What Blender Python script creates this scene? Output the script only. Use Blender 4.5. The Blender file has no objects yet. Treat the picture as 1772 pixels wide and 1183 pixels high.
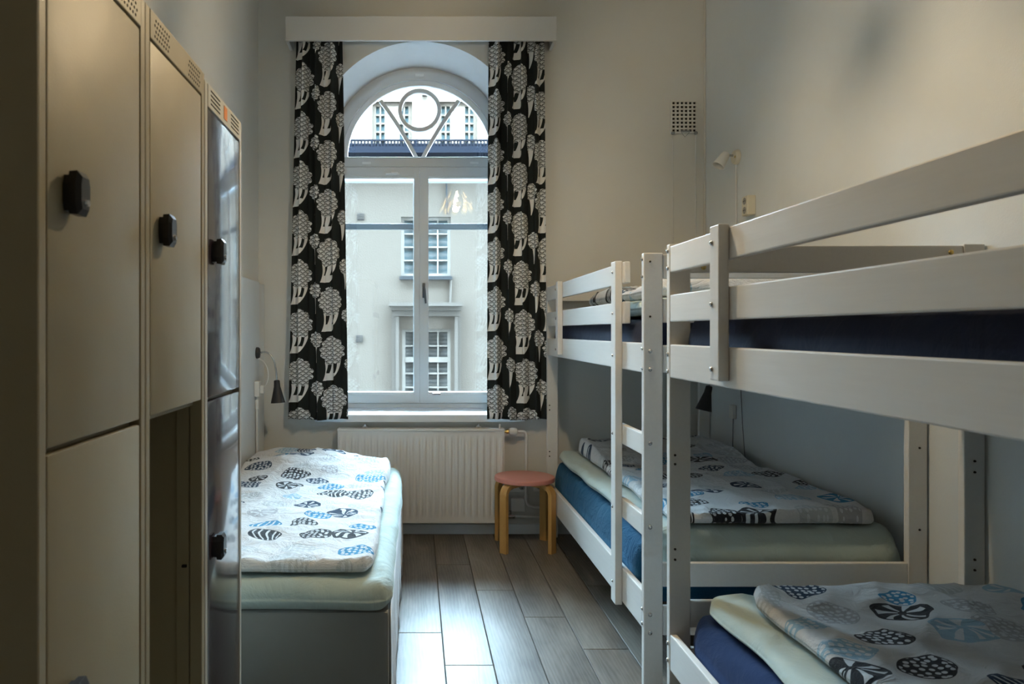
import bpy, bmesh, math, random
from mathutils import Vector, Matrix, noise

random.seed(7)
scn = bpy.context.scene
COL = scn.collection
PI = math.pi

# ------------------------------------------------------------------ camera
EYE = 1.34
cam_d = bpy.data.cameras.new('camera')
cam = bpy.data.objects.new('camera', cam_d)
COL.objects.link(cam)
cam.location = (0, 0, EYE)
cam.rotation_euler = (PI / 2, 0, 0)
cam_d.sensor_fit = 'HORIZONTAL'
cam_d.sensor_width = 36.0
cam_d.lens = 1280 / 1772 * 36.0
cam_d.shift_x = (886 - 720) / 1772
cam_d.shift_y = -(591.5 - 573) / 1772
cam_d.clip_start = 0.02
cam_d.clip_end = 200
cam_d.dof.use_dof = True
cam_d.dof.focus_distance = 3.9
cam_d.dof.aperture_fstop = 7.1
scn.camera = cam

# ------------------------------------------------------------------ world / light
world = bpy.data.worlds.new('overcast_sky')
scn.world = world
world.use_nodes = True
wn = world.node_tree.nodes
wn['Background'].inputs['Color'].default_value = (0.58, 0.79, 1.0, 1)
wn['Background'].inputs['Strength'].default_value = 88.0

pd = bpy.data.lights.new('window_portal', 'AREA')      # sampling guide only, emits nothing
pd.shape = 'RECTANGLE'; pd.size = 1.4; pd.size_y = 2.6
pd.cycles.is_portal = True
po = bpy.data.objects.new('window_portal', pd); COL.objects.link(po)
po.location = (0.025, 5.5, 2.0); po.rotation_euler = (-PI / 2, 0, 0)

scn.view_settings.view_transform = 'Standard'
scn.view_settings.look = 'None'
scn.view_settings.gamma = 1.0
scn.view_settings.use_curve_mapping = False
scn.view_settings.exposure = 0.84
LAMP_W = 27.0
LAMP_COL = (1.0, 0.79, 0.50)

# ------------------------------------------------------------------ mesh helper
class MB:
    def __init__(s):
        s.v = []; s.f = []; s.uv = None; s.sm = False
    def add(s, vs, fs):
        b = len(s.v)
        s.v += [tuple(p) for p in vs]
        s.f += [tuple(b + i for i in f) for f in fs]
        return s
    def box(s, x0, x1, y0, y1, z0, z1):
        return s.add([(x0, y0, z0), (x1, y0, z0), (x1, y1, z0), (x0, y1, z0), (x0, y0, z1), (x1, y0, z1), (x1, y1, z1), (x0, y1, z1)],
                     [(0, 3, 2, 1), (4, 5, 6, 7), (0, 1, 5, 4), (1, 2, 6, 5), (2, 3, 7, 6), (3, 0, 4, 7)])
    def bbox(s, x0, x1, y0, y1, z0, z1, b=0.003):
        """box with chamfered edges"""
        bm = bmesh.new()
        bmesh.ops.create_cube(bm, size=1)
        for v in bm.verts:
            v.co = ((x0 + x1) / 2 + v.co.x * (x1 - x0), (y0 + y1) / 2 + v.co.y * (y1 - y0), (z0 + z1) / 2 + v.co.z * (z1 - z0))
        bmesh.ops.bevel(bm, geom=bm.edges[:], offset=b, segments=2, affect='EDGES', profile=0.6)
        bm.verts.index_update()
        s.add([v.co[:] for v in bm.verts], [[v.index for v in f.verts] for f in bm.faces])
        bm.free(); return s
    def tube(s, pts, r, n=10, cap=True):
        pts = [Vector(p) for p in pts]
        rs = r if isinstance(r, (list, tuple)) else [r] * len(pts)
        vs = []; fs = []
        t0 = (pts[1] - pts[0]).normalized()
        up = Vector((0, 0, 1)) if abs(t0.z) < 0.9 else Vector((1, 0, 0))
        nrm = t0.cross(up).normalized()
        for i, p in enumerate(pts):
            if i == 0: t = pts[1] - pts[0]
            elif i == len(pts) - 1: t = pts[-1] - pts[-2]
            else: t = (pts[i + 1] - pts[i]).normalized() + (pts[i] - pts[i - 1]).normalized()
            t.normalize()
            nrm = (nrm - t * nrm.dot(t)).normalized()
            bi = t.cross(nrm)
            for k in range(n):
                a = 2 * PI * k / n
                vs.append(p + (nrm * math.cos(a) + bi * math.sin(a)) * rs[i])
        for i in range(len(pts) - 1):
            for k in range(n):
                a = i * n + k; b = i * n + (k + 1) % n
                fs.append((a, b, b + n, a + n))
        if cap:
            fs.append(tuple(range(n))[::-1]); fs.append(tuple((len(pts) - 1) * n + k for k in range(n)))
        return s.add(vs, fs)
    def lathe(s, prof, c=(0, 0, 0), axis='Z', n=24, cap=True):
        vs = []; fs = []
        c = Vector(c)
        for r, h in prof:
            for k in range(n):
                a = 2 * PI * k / n
                x, y = r * math.cos(a), r * math.sin(a)
                vs.append(c + {'Z': Vector((x, y, h)), 'X': Vector((h, x, y)), 'Y': Vector((x, h, y))}[axis])
        for i in range(len(prof) - 1):
            for k in range(n):
                a = i * n + k; b = i * n + (k + 1) % n
                fs.append((a, b, b + n, a + n))
        if cap:
            fs.append(tuple(range(n))[::-1]); fs.append(tuple((len(prof) - 1) * n + k for k in range(n)))
        return s.add(vs, fs)
    def prism(s, poly, z0, z1):
        n = len(poly)
        vs = [(x, y, z0) for x, y in poly] + [(x, y, z1) for x, y in poly]
        fs = [tuple(range(n))[::-1], tuple(range(n, 2 * n))] + [(i, (i + 1) % n, n + (i + 1) % n, n + i) for i in range(n)]
        return s.add(vs, fs)
    def prism_y(s, poly, y0, y1):
        """poly in x,z"""
        n = len(poly)
        vs = [(x, y0, z) for x, z in poly] + [(x, y1, z) for x, z in poly]
        fs = [tuple(range(n)), tuple(range(n, 2 * n))[::-1]] + [((i + 1) % n, i, n + i, n + (i + 1) % n) for i in range(n)]
        return s.add(vs, fs)
    def band(s, inner, outer, y0, y1):
        """solid strip between two open x,z outlines with equal counts"""
        n = len(inner)
        vs = [(x, y0, z) for x, z in inner] + [(x, y0, z) for x, z in outer] + [(x, y1, z) for x, z in inner] + [(x, y1, z) for x, z in outer]
        fs = []
        for i in range(n - 1):
            fs += [(i, i + 1, n + i + 1, n + i), (2 * n + i + 1, 2 * n + i, 3 * n + i, 3 * n + i + 1),
                   (i + 1, i, 2 * n + i, 2 * n + i + 1), (n + i, n + i + 1, 3 * n + i + 1, 3 * n + i)]
        fs += [(0, n, 3 * n, 2 * n), (2 * n - 1, n - 1, 3 * n - 1, 4 * n - 1)]
        return s.add(vs, fs)
    def build(s, name, mat, parent=None, smooth=None, origin=None):
        me = bpy.data.meshes.new(name)
        off = Vector((0, 0, 0))
        o = bpy.data.objects.new(name, me)
        if parent is not None:
            off = world_loc(parent); o.parent = parent
        if origin is not None:
            o.location = Vector(origin) - off
            off = Vector(origin)
        me.from_pydata([tuple(Vector(p) - off) for p in s.v], [], s.f)
        if s.uv is not None:
            l = me.uv_layers.new(name='cloth')
            for lp in me.loops:
                l.data[lp.index].uv = s.uv[lp.vertex_index]
        bm = bmesh.new(); bm.from_mesh(me); bmesh.ops.recalc_face_normals(bm, faces=bm.faces[:]); bm.to_mesh(me); bm.free()
        if mat: me.materials.append(mat)
        COL.objects.link(o)
        if smooth == 'all' or s.sm:
            for p in me.polygons: p.use_smooth = True
        elif smooth:
            for p in me.polygons: p.use_smooth = True
            try: me.set_sharp_from_angle(angle=math.radians(smooth))
            except Exception: pass
        return o

def world_loc(o):
    p = Vector((0, 0, 0))
    while o is not None:
        p = p + o.location; o = o.parent
    return p

def tag(o, label=None, cat=None, group=None, kind=None):
    if label: o['label'] = label
    if cat: o['category'] = cat
    if group: o['group'] = group
    if kind: o['kind'] = kind
    return o

def thing(name, loc, label, cat, group=None):
    o = bpy.data.objects.new(name, None)
    o.empty_display_size = 0.1
    COL.objects.link(o); o.location = loc
    return tag(o, label, cat, group)

def struct(o): o['kind'] = 'structure'; return o

def copy_part(o, name, loc_world, parent):
    c = o.copy(); c.name = name; COL.objects.link(c)
    c.parent = parent
    c.location = Vector(loc_world) - world_loc(parent)
    return c

# ------------------------------------------------------------------ node maths
class E:
    """a tiny expression language over shader math nodes"""
    nt = None
    def __init__(s, x): s.x = x.x if isinstance(x, E) else x
    @staticmethod
    def op(o, *a):
        n = E.nt.nodes.new('ShaderNodeMath'); n.operation = o
        for i, q in enumerate(a):
            q = q.x if isinstance(q, E) else q
            if isinstance(q, (int, float)): n.inputs[i].default_value = q
            else: E.nt.links.new(q, n.inputs[i])
        return E(n.outputs[0])
    def __add__(s, b): return E.op('ADD', s, b)
    __radd__ = __add__
    def __sub__(s, b): return E.op('SUBTRACT', s, b)
    def __rsub__(s, b): return E.op('SUBTRACT', b, s)
    def __mul__(s, b): return E.op('MULTIPLY', s, b)
    __rmul__ = __mul__
    def __truediv__(s, b): return E.op('DIVIDE', s, b)
    def __lt__(s, b): return E.op('LESS_THAN', s, b)
    def __gt__(s, b): return E.op('GREATER_THAN', s, b)
def frac(a): return E.op('FRACT', a)
def eabs(a): return E.op('ABSOLUTE', a)
def esin(a): return E.op('SINE', a)
def emax(a, b): return E.op('MAXIMUM', a, b)
def emin(a, b): return E.op('MINIMUM', a, b)
def esqrt(a): return E.op('SQRT', a)
def efloor(a): return E.op('FLOOR', a)

def new_mat(name):
    m = bpy.data.materials.new(name); m.use_nodes = True
    nt = m.node_tree; E.nt = nt
    return m, nt, nt.nodes['Principled BSDF']
def N(nt, t, **kw):
    n = nt.nodes.new(t)
    for k, v in kw.items(): setattr(n, k, v)
    return n
def mixc(nt, fac, a, b):
    n = N(nt, 'ShaderNodeMix', data_type='RGBA')
    for sock, v in ((n.inputs[0], fac), (n.inputs[6], a), (n.inputs[7], b)):
        if isinstance(v, E): v = v.x
        if isinstance(v, (int, float)): sock.default_value = v
        elif isinstance(v, tuple): sock.default_value = (*v, 1) if len(v) == 3 else v
        else: nt.links.new(v, sock)
    return n.outputs[2]
def noise_tex(nt, scale, detail=3, rough=0.5, vec=None, dist=0.0):
    n = N(nt, 'ShaderNodeTexNoise')
    n.inputs['Scale'].default_value = scale; n.inputs['Detail'].default_value = detail
    n.inputs['Roughness'].default_value = rough; n.inputs['Distortion'].default_value = dist
    if vec is not None: nt.links.new(vec, n.inputs['Vector'])
    return n
def bump(nt, b, height, strength=0.2, dist=0.01):
    n = N(nt, 'ShaderNodeBump'); n.inputs['Strength'].default_value = strength; n.inputs['Distance'].default_value = dist
    nt.links.new(height.x if isinstance(height, E) else height, n.inputs['Height'])
    nt.links.new(n.outputs[0], b.inputs['Normal'])
def objcoord(nt, scale=(1, 1, 1), which='Object'):
    t = N(nt, 'ShaderNodeTexCoord'); mp = N(nt, 'ShaderNodeMapping')
    mp.inputs['Scale'].default_value = scale
    nt.links.new(t.outputs[which], mp.inputs[0]); return mp.outputs[0]

def plain(name, col, rough=0.5, metal=0.0, var=0.06, nscale=6, bmp=0.0, bscale=80, coat=0.0, sheen=0.0, spec=0.5):
    m, nt, b = new_mat(name)
    vec = objcoord(nt)
    n = noise_tex(nt, nscale, 4, 0.6, vec)
    lo = tuple(c * (1 - var) for c in col); hi = tuple(min(1, c * (1 + var)) for c in col)
    nt.links.new(mixc(nt, n.outputs['Fac'], lo, hi), b.inputs['Base Color'])
    b.inputs['Roughness'].default_value = rough; b.inputs['Metallic'].default_value = metal
    b.inputs['Coat Weight'].default_value = coat; b.inputs['Sheen Weight'].default_value = sheen
    b.inputs['Specular IOR Level'].default_value = spec
    if bmp > 0:
        n2 = noise_tex(nt, bscale, 3, 0.6, vec)
        bump(nt, b, n2.outputs['Fac'], bmp, 0.004)
    return m

M = {}
# plaster walls: soft uneven trowel relief, faint marks
def plaster(name, col, rough=0.55):
    m, nt, b = new_mat(name)
    vec = objcoord(nt)
    a = noise_tex(nt, 1.3, 4, 0.55, vec); c = noise_tex(nt, 7, 5, 0.65, vec)
    f = E(a.outputs['Fac']) * 0.7 + E(c.outputs['Fac']) * 0.3
    nt.links.new(mixc(nt, f, tuple(q * 0.92 for q in col), tuple(min(1, q * 1.07) for q in col)), b.inputs['Base Color'])
    b.inputs['Roughness'].default_value = rough
    g = noise_tex(nt, 160, 3, 0.6, vec); l = noise_tex(nt, 3.5, 3, 0.5, vec)
    bump(nt, b, E(g.outputs['Fac']) * 0.12 + E(l.outputs['Fac']) * 1.2, 0.35, 0.012)
    return m
M['wall'] = plaster('painted_plaster', (0.66, 0.65, 0.61))
M['wall_right'] = plaster('painted_plaster_cool', (0.66, 0.69, 0.70))
M['ceiling'] = plaster('ceiling_paint', (0.75, 0.74, 0.70))
M['reveal'] = plain('window_reveal_paint', (0.80, 0.81, 0.82), 0.5)
M['white_wood'] = None
def painted_wood():
    m, nt, b = new_mat('white_painted_wood')
    vec = objcoord(nt, (14, 0.8, 14))
    n = noise_tex(nt, 6, 5, 0.6, vec, 0.4)
    nt.links.new(mixc(nt, n.outputs['Fac'], (0.69, 0.675, 0.65), (0.77, 0.755, 0.73)), b.inputs['Base Color'])
    b.inputs['Roughness'].default_value = 0.42
    bump(nt, b, n.outputs['Fac'], 0.12, 0.002)
    return m
M['white_wood'] = painted_wood()
M['win_paint'] = plain('window_paint', (0.60, 0.63, 0.65), 0.35, var=0.03)
M['outer_sash'] = plain('outer_sash_paint', (0.09, 0.105, 0.12), 0.4, var=0.04)
M['sill_white'] = plain('sill_paint', (0.74, 0.77, 0.79), 0.35, var=0.03)
M['radiator'] = plain('radiator_enamel', (0.74, 0.73, 0.72), 0.35, var=0.02)
M['pipe'] = plain('pipe_paint', (0.72, 0.72, 0.70), 0.4, var=0.05)
M['pipe_old'] = plain('old_pipe_paint', (0.66, 0.63, 0.56), 0.45, var=0.12, nscale=30, bmp=0.3, bscale=40)
M['pelmet'] = plain('pelmet_paint', (0.68, 0.67, 0.65), 0.5, var=0.03)
M['chrome'] = plain('steel', (0.55, 0.56, 0.58), 0.25, 1.0)
M['black'] = plain('black_plastic', (0.012, 0.012, 0.014), 0.28)
M['black_paint'] = plain('black_lamp_enamel', (0.018, 0.018, 0.02), 0.45)
M['dark'] = plain('dark_void', (0.012, 0.012, 0.012), 0.9)
M['white_plastic'] = plain('white_plastic', (0.74, 0.74, 0.71), 0.35, var=0.03)
M['cream_plastic'] = plain('cream_plastic', (0.68, 0.64, 0.52), 0.4, var=0.05)
M['grey_plastic'] = plain('grey_socket_well', (0.30, 0.29, 0.27), 0.5)
M['brass'] = plain('aged_brass', (0.55, 0.42, 0.16), 0.35, 1.0)
M['cable_white'] = plain('white_cable', (0.72, 0.72, 0.70), 0.5)
M['cable_grey'] = plain('grey_cable', (0.25, 0.27, 0.28), 0.5)
M['birch'] = None
def birch():
    m, nt, b = new_mat('lacquered_birch')
    vec = objcoord(nt, (30, 30, 2))
    n = noise_tex(nt, 3, 5, 0.6, vec, 0.3)
    nt.links.new(mixc(nt, n.outputs['Fac'], (0.50, 0.27, 0.075), (0.66, 0.39, 0.13)), b.inputs['Base Color'])
    b.inputs['Roughness'].default_value = 0.38
    return m
M['birch'] = birch()
M['pink'] = plain('salmon_lacquer', (0.66, 0.27, 0.22), 0.4, var=0.04)
def locker_metal(name, col, rough, coat=0.0):
    m, nt, b = new_mat(name)
    vec = objcoord(nt)
    n = noise_tex(nt, 3, 4, 0.6, vec)
    nt.links.new(mixc(nt, n.outputs['Fac'], tuple(c * 0.93 for c in col), tuple(c * 1.06 for c in col)), b.inputs['Base Color'])
    b.inputs['Roughness'].default_value = rough; b.inputs['Coat Weight'].default_value = coat; b.inputs['Coat Roughness'].default_value = 0.10; b.inputs['Coat IOR'].default_value = 1.75
    d = noise_tex(nt, 4.0, 2, 0.5, vec); g = noise_tex(nt, 260, 2, 0.5, vec)
    bump(nt, b, E(d.outputs['Fac']) * 1.0 + E(g.outputs['Fac']) * 0.03, 0.55, 0.012)
    return m
M['locker'] = locker_metal('beige_locker_enamel', (0.34, 0.29, 0.19), 0.48)
M['locker_white'] = locker_metal('cream_locker_enamel', (0.52, 0.50, 0.44), 0.42)
M['locker_dark'] = locker_metal('aubergine_locker_enamel', (0.036, 0.023, 0.030), 0.26, 1.0)
M['sticker'] = plain('orange_sticker', (0.75, 0.25, 0.06), 0.5)

def fabric(name, col, rough=0.9, weave=600, var=0.08, crease=0.25, cscale=9):
    m, nt, b = new_mat(name)
    vec = objcoord(nt)
    n = noise_tex(nt, 5, 4, 0.6, vec)
    nt.links.new(mixc(nt, n.outputs['Fac'], tuple(c * (1 - var) for c in col), tuple(min(1, c * (1 + var)) for c in col)), b.inputs['Base Color'])
    b.inputs['Roughness'].default_value = rough; b.inputs['Sheen Weight'].default_value = 0.15 if col[0] > .1 else 0.03
    b.inputs['Specular IOR Level'].default_value = 0.2
    w = noise_tex(nt, weave, 2, 0.5, vec); c = noise_tex(nt, cscale, 4, 0.6, vec, 0.8)
    bump(nt, b, E(w.outputs['Fac']) * 0.06 + E(c.outputs['Fac']) * 1.5, crease, 0.012)
    return m
M['mint'] = fabric('pale_mint_sheet', (0.43, 0.515, 0.49), crease=0.7, cscale=7)
M['white_sheet'] = fabric('white_valance', (0.72, 0.73, 0.76))
M['bed_grey'] = fabric('grey_bed_upholstery', (0.25, 0.25, 0.24), crease=0.05)
M['navy'] = fabric('navy_sheet', (0.012, 0.018, 0.045), crease=0.35)
M['navy_blue'] = fabric('dark_blue_sheet', (0.010, 0.028, 0.095), crease=0.35)
M['teal'] = fabric('teal_blue_sheet', (0.012, 0.085, 0.17), crease=1.0, cscale=11)

# duvet cover: irregular printed pebbles filled with dots, spokes or stripes
def duvet_mat(name, scale=5.4):
    m, nt, b = new_mat(name)
    uvn = N(nt, 'ShaderNodeUVMap', uv_map='cloth')
    dn = noise_tex(nt, 9, 1, 0.4, uvn.outputs[0])
    add = N(nt, 'ShaderNodeVectorMath', operation='MULTIPLY_ADD')
    nt.links.new(dn.outputs['Color'], add.inputs[0]); add.inputs[1].default_value = (0.085, 0.085, 0); nt.links.new(uvn.outputs[0], add.inputs[2])
    mp = N(nt, 'ShaderNodeMapping'); mp.inputs['Scale'].default_value = (1.0, 1.08, 0); nt.links.new(add.outputs[0], mp.inputs[0])
    vo = N(nt, 'ShaderNodeTexVoronoi', voronoi_dimensions='2D'); vo.inputs['Scale'].default_value = scale; vo.inputs['Randomness'].default_value = 0.62
    nt.links.new(mp.outputs[0], vo.inputs['Vector'])
    sep = N(nt, 'ShaderNodeSeparateColor'); nt.links.new(vo.outputs['Color'], sep.inputs[0])
    r1, r2, r3 = E(sep.outputs[0]), E(sep.outputs[1]), E(sep.outputs[2])
    d = E(vo.outputs['Distance'])
    size = 0.27 + r2 * 0.15
    blob = d < size
    # local direction for spokes
    sub = N(nt, 'ShaderNodeVectorMath', operation='SUBTRACT'); nt.links.new(mp.outputs[0], sub.inputs[0]); nt.links.new(vo.outputs['Position'], sub.inputs[1])
    sx = N(nt, 'ShaderNodeSeparateXYZ'); nt.links.new(sub.outputs[0], sx.inputs[0])
    ang = E.op('ARCTAN2', sx.outputs[1], sx.outputs[0])
    spokes = (esin(ang * 7.0) > 0.35) * (d < size - 0.06) * (d > 0.06)
    # dots
    vd = N(nt, 'ShaderNodeTexVoronoi', voronoi_dimensions='2D'); vd.inputs['Scale'].default_value = 50; vd.inputs['Randomness'].default_value = 0.45
    nt.links.new(uvn.outputs[0], vd.inputs['Vector'])
    dots = (E(vd.outputs['Distance']) < 0.33) * (d < size - 0.025)
    stripes = (esin(E(sx.outputs[0]) * 300.0) > 0.55) * (d < size - 0.03)
    k1 = r3 < 0.58; k2 = (r3 > 0.58) * (r3 < 0.84); k3 = r3 > 0.84
    inner = emin(dots * k1 + spokes * k2 + stripes * k3, 1.0)
    ink = N(nt, 'ShaderNodeValToRGB'); ink.color_ramp.interpolation = 'CONSTANT'
    cols = [(0.0, (0.012, 0.035, 0.075)), (0.20, (0.42, 0.42, 0.44)), (0.36, (0.022, 0.024, 0.03)), (0.52, (0.50, 0.52, 0.53)), (0.68, (0.035, 0.22, 0.40)), (0.82, (0.30, 0.45, 0.56)), (0.92, (0.022, 0.024, 0.03))]
    el = ink.color_ramp.elements
    el[0].position = 0; el[0].color = (*cols[0][1], 1)
    el[1].position = cols[1][0]; el[1].color = (*cols[1][1], 1)
    for p, c in cols[2:]:
        e = el.new(p); e.color = (*c, 1)
    nt.links.new(r1.x, ink.inputs[0])
    base = (0.63, 0.63, 0.635)
    c1 = mixc(nt, inner, ink.outputs[0], (0.62, 0.64, 0.66))
    c2 = mixc(nt, blob, base, c1)
    nt.links.new(c2, b.inputs['Base Color'])
    b.inputs['Roughness'].default_value = 0.9; b.inputs['Specular IOR Level'].default_value = 0.2; b.inputs['Sheen Weight'].default_value = 0.1
    vec = objcoord(nt)
    c = noise_tex(nt, 11, 5, 0.65, vec, 1.2); w = noise_tex(nt, 500, 2, 0.5, vec)
    bump(nt, b, E(c.outputs['Fac']) * 1.6 + E(w.outputs['Fac']) * 0.05, 0.75, 0.016)
    return m
M['duvet'] = duvet_mat('pebble_print_cotton')

# curtain print: rows of scalloped trees on dark cloth
def curtain_mat():
    m, nt, b = new_mat('tree_print_curtain')
    uvn = N(nt, 'ShaderNodeUVMap', uv_map='cloth')
    sp = N(nt, 'ShaderNodeSeparateXYZ'); nt.links.new(uvn.outputs[0], sp.inputs[0])
    U, V = E(sp.outputs[0]), E(sp.outputs[1])
    W, H = 0.34, 0.318
    # fish-scale lines shared by every crown
    s = 0.030
    row = efloor(V / (s * 0.5))
    par = frac(row * 0.5)
    fx = frac(U / s + par) - 0.5
    fy = frac(V / (s * 0.5))
    dd = esqrt(fx * fx + fy * fy * 0.30)
    line = eabs(dd - 0.42) < 0.075
    line2 = eabs(dd - 0.22) < 0.05
    scal = emin(line + line2 * 0.6, 1.0)
    crown_all = None; trunk_all = None
    def motif(u0, v0, rx, ry, tw, th, thin):
        nonlocal crown_all, trunk_all
        x = (frac((U - u0) / W + 0.5) - 0.5) * W
        y = (frac((V - v0) / H + 0.36) - 0.36) * H if False else (frac((V - v0) / H + 0.62) - 0.62) * H
        a = E.op('ARCTAN2', y, x)
        r = esqrt((x / rx) * (x / rx) + (y / ry) * (y / ry))
        # pointed top, lobed rim
        lob = eabs(esin(a * 4.5 + 0.6)) * 0.16 + 0.88 - emax(y, 0.0) * 1.2
        cr = r < lob
        t = (0.0 - y - ry * 0.80) / th
        on = (t > 0.0) * (t < 1.0)
        cx = x + t * t * (tw * 0.75)
        if thin:
            tr = on * (eabs(cx) < (1.12 - t) * tw)
        else:
            outer = eabs(cx) < (1.0 - t * 0.42) * tw
            slot = ((eabs(eabs(cx) - tw * 0.38) < tw * 0.17) * (t < 0.60))
            tr = on * outer * (1.0 - slot)
        crown_all = cr if crown_all is None else emax(crown_all, cr)
        tr = tr * (1.0 - cr)
        trunk_all = tr if trunk_all is None else emax(trunk_all, tr)
    motif(0.075, 0.12, 0.064, 0.098, 0.044, 0.122, False)
    motif(0.160, 0.02, 0.030, 0.055, 0.010, 0.11, True)
    motif(0.240, 0.265, 0.060, 0.098, 0.040, 0.122, False)
    motif(0.325, 0.17, 0.028, 0.050, 0.009, 0.11, True)
    crown_col = mixc(nt, scal, (0.76, 0.79, 0.80), (0.055, 0.06, 0.062))
    c1 = mixc(nt, trunk_all, (0.013, 0.017, 0.017), (0.80, 0.80, 0.79))
    c2 = mixc(nt, crown_all, c1, crown_col)
    nt.links.new(c2, b.inputs['Base Color'])
    b.inputs['Roughness'].default_value = 0.85; b.inputs['Specular IOR Level'].default_value = 0.25
    vec = objcoord(nt)
    w = noise_tex(nt, 420, 2, 0.5, vec)
    bump(nt, b, w.outputs['Fac'], 0.08, 0.003)
    return m
M['curtain'] = curtain_mat()

# laminate planks
def plank_mat():
    m, nt, b = new_mat('grey_oak_laminate')
    oi = N(nt, 'ShaderNodeObjectInfo')
    tc = N(nt, 'ShaderNodeTexCoord')
    off = N(nt, 'ShaderNodeVectorMath', operation='SCALE'); off.inputs[0].default_value = (37, 53, 11); nt.links.new(oi.outputs['Random'], off.inputs['Scale'])
    ad = N(nt, 'ShaderNodeVectorMath', operation='ADD'); nt.links.new(tc.outputs['Object'], ad.inputs[0]); nt.links.new(off.outputs[0], ad.inputs[1])
    def mp(sc):
        q = N(nt, 'ShaderNodeMapping'); q.inputs['Scale'].default_value = sc; nt.links.new(ad.outputs[0], q.inputs[0]); return q.outputs[0]
    big = noise_tex(nt, 1.0, 3, 0.5, mp((7, 1.6, 1)), 0.8)
    wv = N(nt, 'ShaderNodeTexWave', wave_type='RINGS', rings_direction='Z'); wv.inputs['Scale'].default_value = 2.2; wv.inputs['Distortion'].default_value = 9; wv.inputs['Detail'].default_value = 3; wv.inputs['Detail Scale'].default_value = 1.2
    nt.links.new(mp((9, 1.0, 1)), wv.inputs['Vector'])
    fine = noise_tex(nt, 1.0, 5, 0.65, mp((170, 9, 1)))
    f = E(big.outputs['Fac']) * 0.66 + E(wv.outputs['Fac']) * 0.09 + E(fine.outputs['Fac']) * 0.25 + (E(oi.outputs['Random']) - 0.5) * 0.14
    rp = N(nt, 'ShaderNodeValToRGB'); rp.color_ramp.elements[0].position = 0.28; rp.color_ramp.elements[0].color = (0.080, 0.066, 0.054, 1)
    rp.color_ramp.elements[1].position = 0.68; rp.color_ramp.elements[1].color = (0.225, 0.200, 0.172, 1)
    nt.links.new(f.x, rp.inputs[0]); nt.links.new(rp.outputs[0], b.inputs['Base Color'])
    b.inputs['Roughness'].default_value = 0.40; b.inputs['Specular IOR Level'].default_value = 0.22
    bump(nt, b, E(fine.outputs['Fac']) + E(wv.outputs['Fac']) * 0.15, 0.08, 0.002)
    return m
M['plank'] = plank_mat()
M['underfloor'] = plain('underlay', (0.05, 0.047, 0.043), 0.9)

# glass: thin pane, transparent with Fresnel mirror
def glass_mat():
    m = bpy.data.materials.new('window_glass'); m.use_nodes = True
    nt = m.node_tree; nt.nodes.clear()
    out = N(nt, 'ShaderNodeOutputMaterial'); tr = N(nt, 'ShaderNodeBsdfTransparent'); gl = N(nt, 'ShaderNodeBsdfGlossy'); mx = N(nt, 'ShaderNodeMixShader'); fr = N(nt, 'ShaderNodeFresnel')
    tr.inputs[0].default_value = (0.96, 0.985, 0.98, 1); gl.inputs['Roughness'].default_value = 0.0; fr.inputs[0].default_value = 1.45
    nt.links.new(fr.outputs[0], mx.inputs[0]); nt.links.new(tr.outputs[0], mx.inputs[1]); nt.links.new(gl.outputs[0], mx.inputs[2]); nt.links.new(mx.outputs[0], out.inputs[0])
    return m
M['glass'] = glass_mat()

# exterior
def facade(name, col, streak=0.12):
    m, nt, b = new_mat(name)
    vec = objcoord(nt, (1, 1, 1)); v2 = objcoord(nt, (2.2, 2.2, 0.25))
    a = noise_tex(nt, 0.9, 5, 0.6, vec); c = noise_tex(nt, 1.5, 4, 0.6, v2)
    f = E(a.outputs['Fac']) * 0.5 + E(c.outputs['Fac']) * 0.5
    nt.links.new(mixc(nt, f, tuple(q * (1 - streak) for q in col), tuple(q * (1 + streak) for q in col)), b.inputs['Base Color'])
    b.inputs['Roughness'].default_value = 0.9
    b.inputs['Specular IOR Level'].default_value = 0.05
    g = noise_tex(nt, 30, 4, 0.6, vec); bump(nt, b, g.outputs['Fac'], 0.2, 0.02)
    return m
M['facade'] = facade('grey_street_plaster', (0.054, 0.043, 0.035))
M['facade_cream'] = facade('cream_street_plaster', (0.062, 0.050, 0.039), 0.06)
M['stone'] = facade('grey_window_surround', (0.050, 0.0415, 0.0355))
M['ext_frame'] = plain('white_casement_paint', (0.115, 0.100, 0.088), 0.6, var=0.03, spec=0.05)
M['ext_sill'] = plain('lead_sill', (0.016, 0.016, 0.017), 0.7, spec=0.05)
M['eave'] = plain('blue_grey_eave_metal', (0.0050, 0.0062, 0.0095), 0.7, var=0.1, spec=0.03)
M['street'] = plain('asphalt', (0.05, 0.05, 0.05), 0.9)
def blind_reflection_pane(name, c0, c1, period):
    m, nt, b = new_mat(name)
    tc = N(nt, 'ShaderNodeTexCoord'); sp = N(nt, 'ShaderNodeSeparateXYZ'); nt.links.new(tc.outputs['Object'], sp.inputs[0])
    nz = noise_tex(nt, 1.6, 2, 0.5, tc.outputs['Object'])
    w = esin((E(sp.outputs[2]) + E(nz.outputs['Fac']) * 0.12) * (2 * PI / period)) * 0.5 + 0.5  # wavy stripes paint blinds and glass reflections into the pane colour
    nt.links.new(mixc(nt, w, c0, c1), b.inputs['Base Color']); b.inputs['Roughness'].default_value = 0.3; b.inputs['Specular IOR Level'].default_value = 0.03
    return m
M['pane_blue'] = blind_reflection_pane('blue_pane_blind_reflection', (0.036, 0.048, 0.052), (0.066, 0.068, 0.068), 0.14)
M['pane_grey'] = blind_reflection_pane('grey_pane_blind_reflection', (0.028, 0.028, 0.028), (0.056, 0.052, 0.048), 0.09)
M['pane_high'] = blind_reflection_pane('sky_blue_pane', (0.030, 0.047, 0.050), (0.036, 0.053, 0.055), 1.3)

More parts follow.
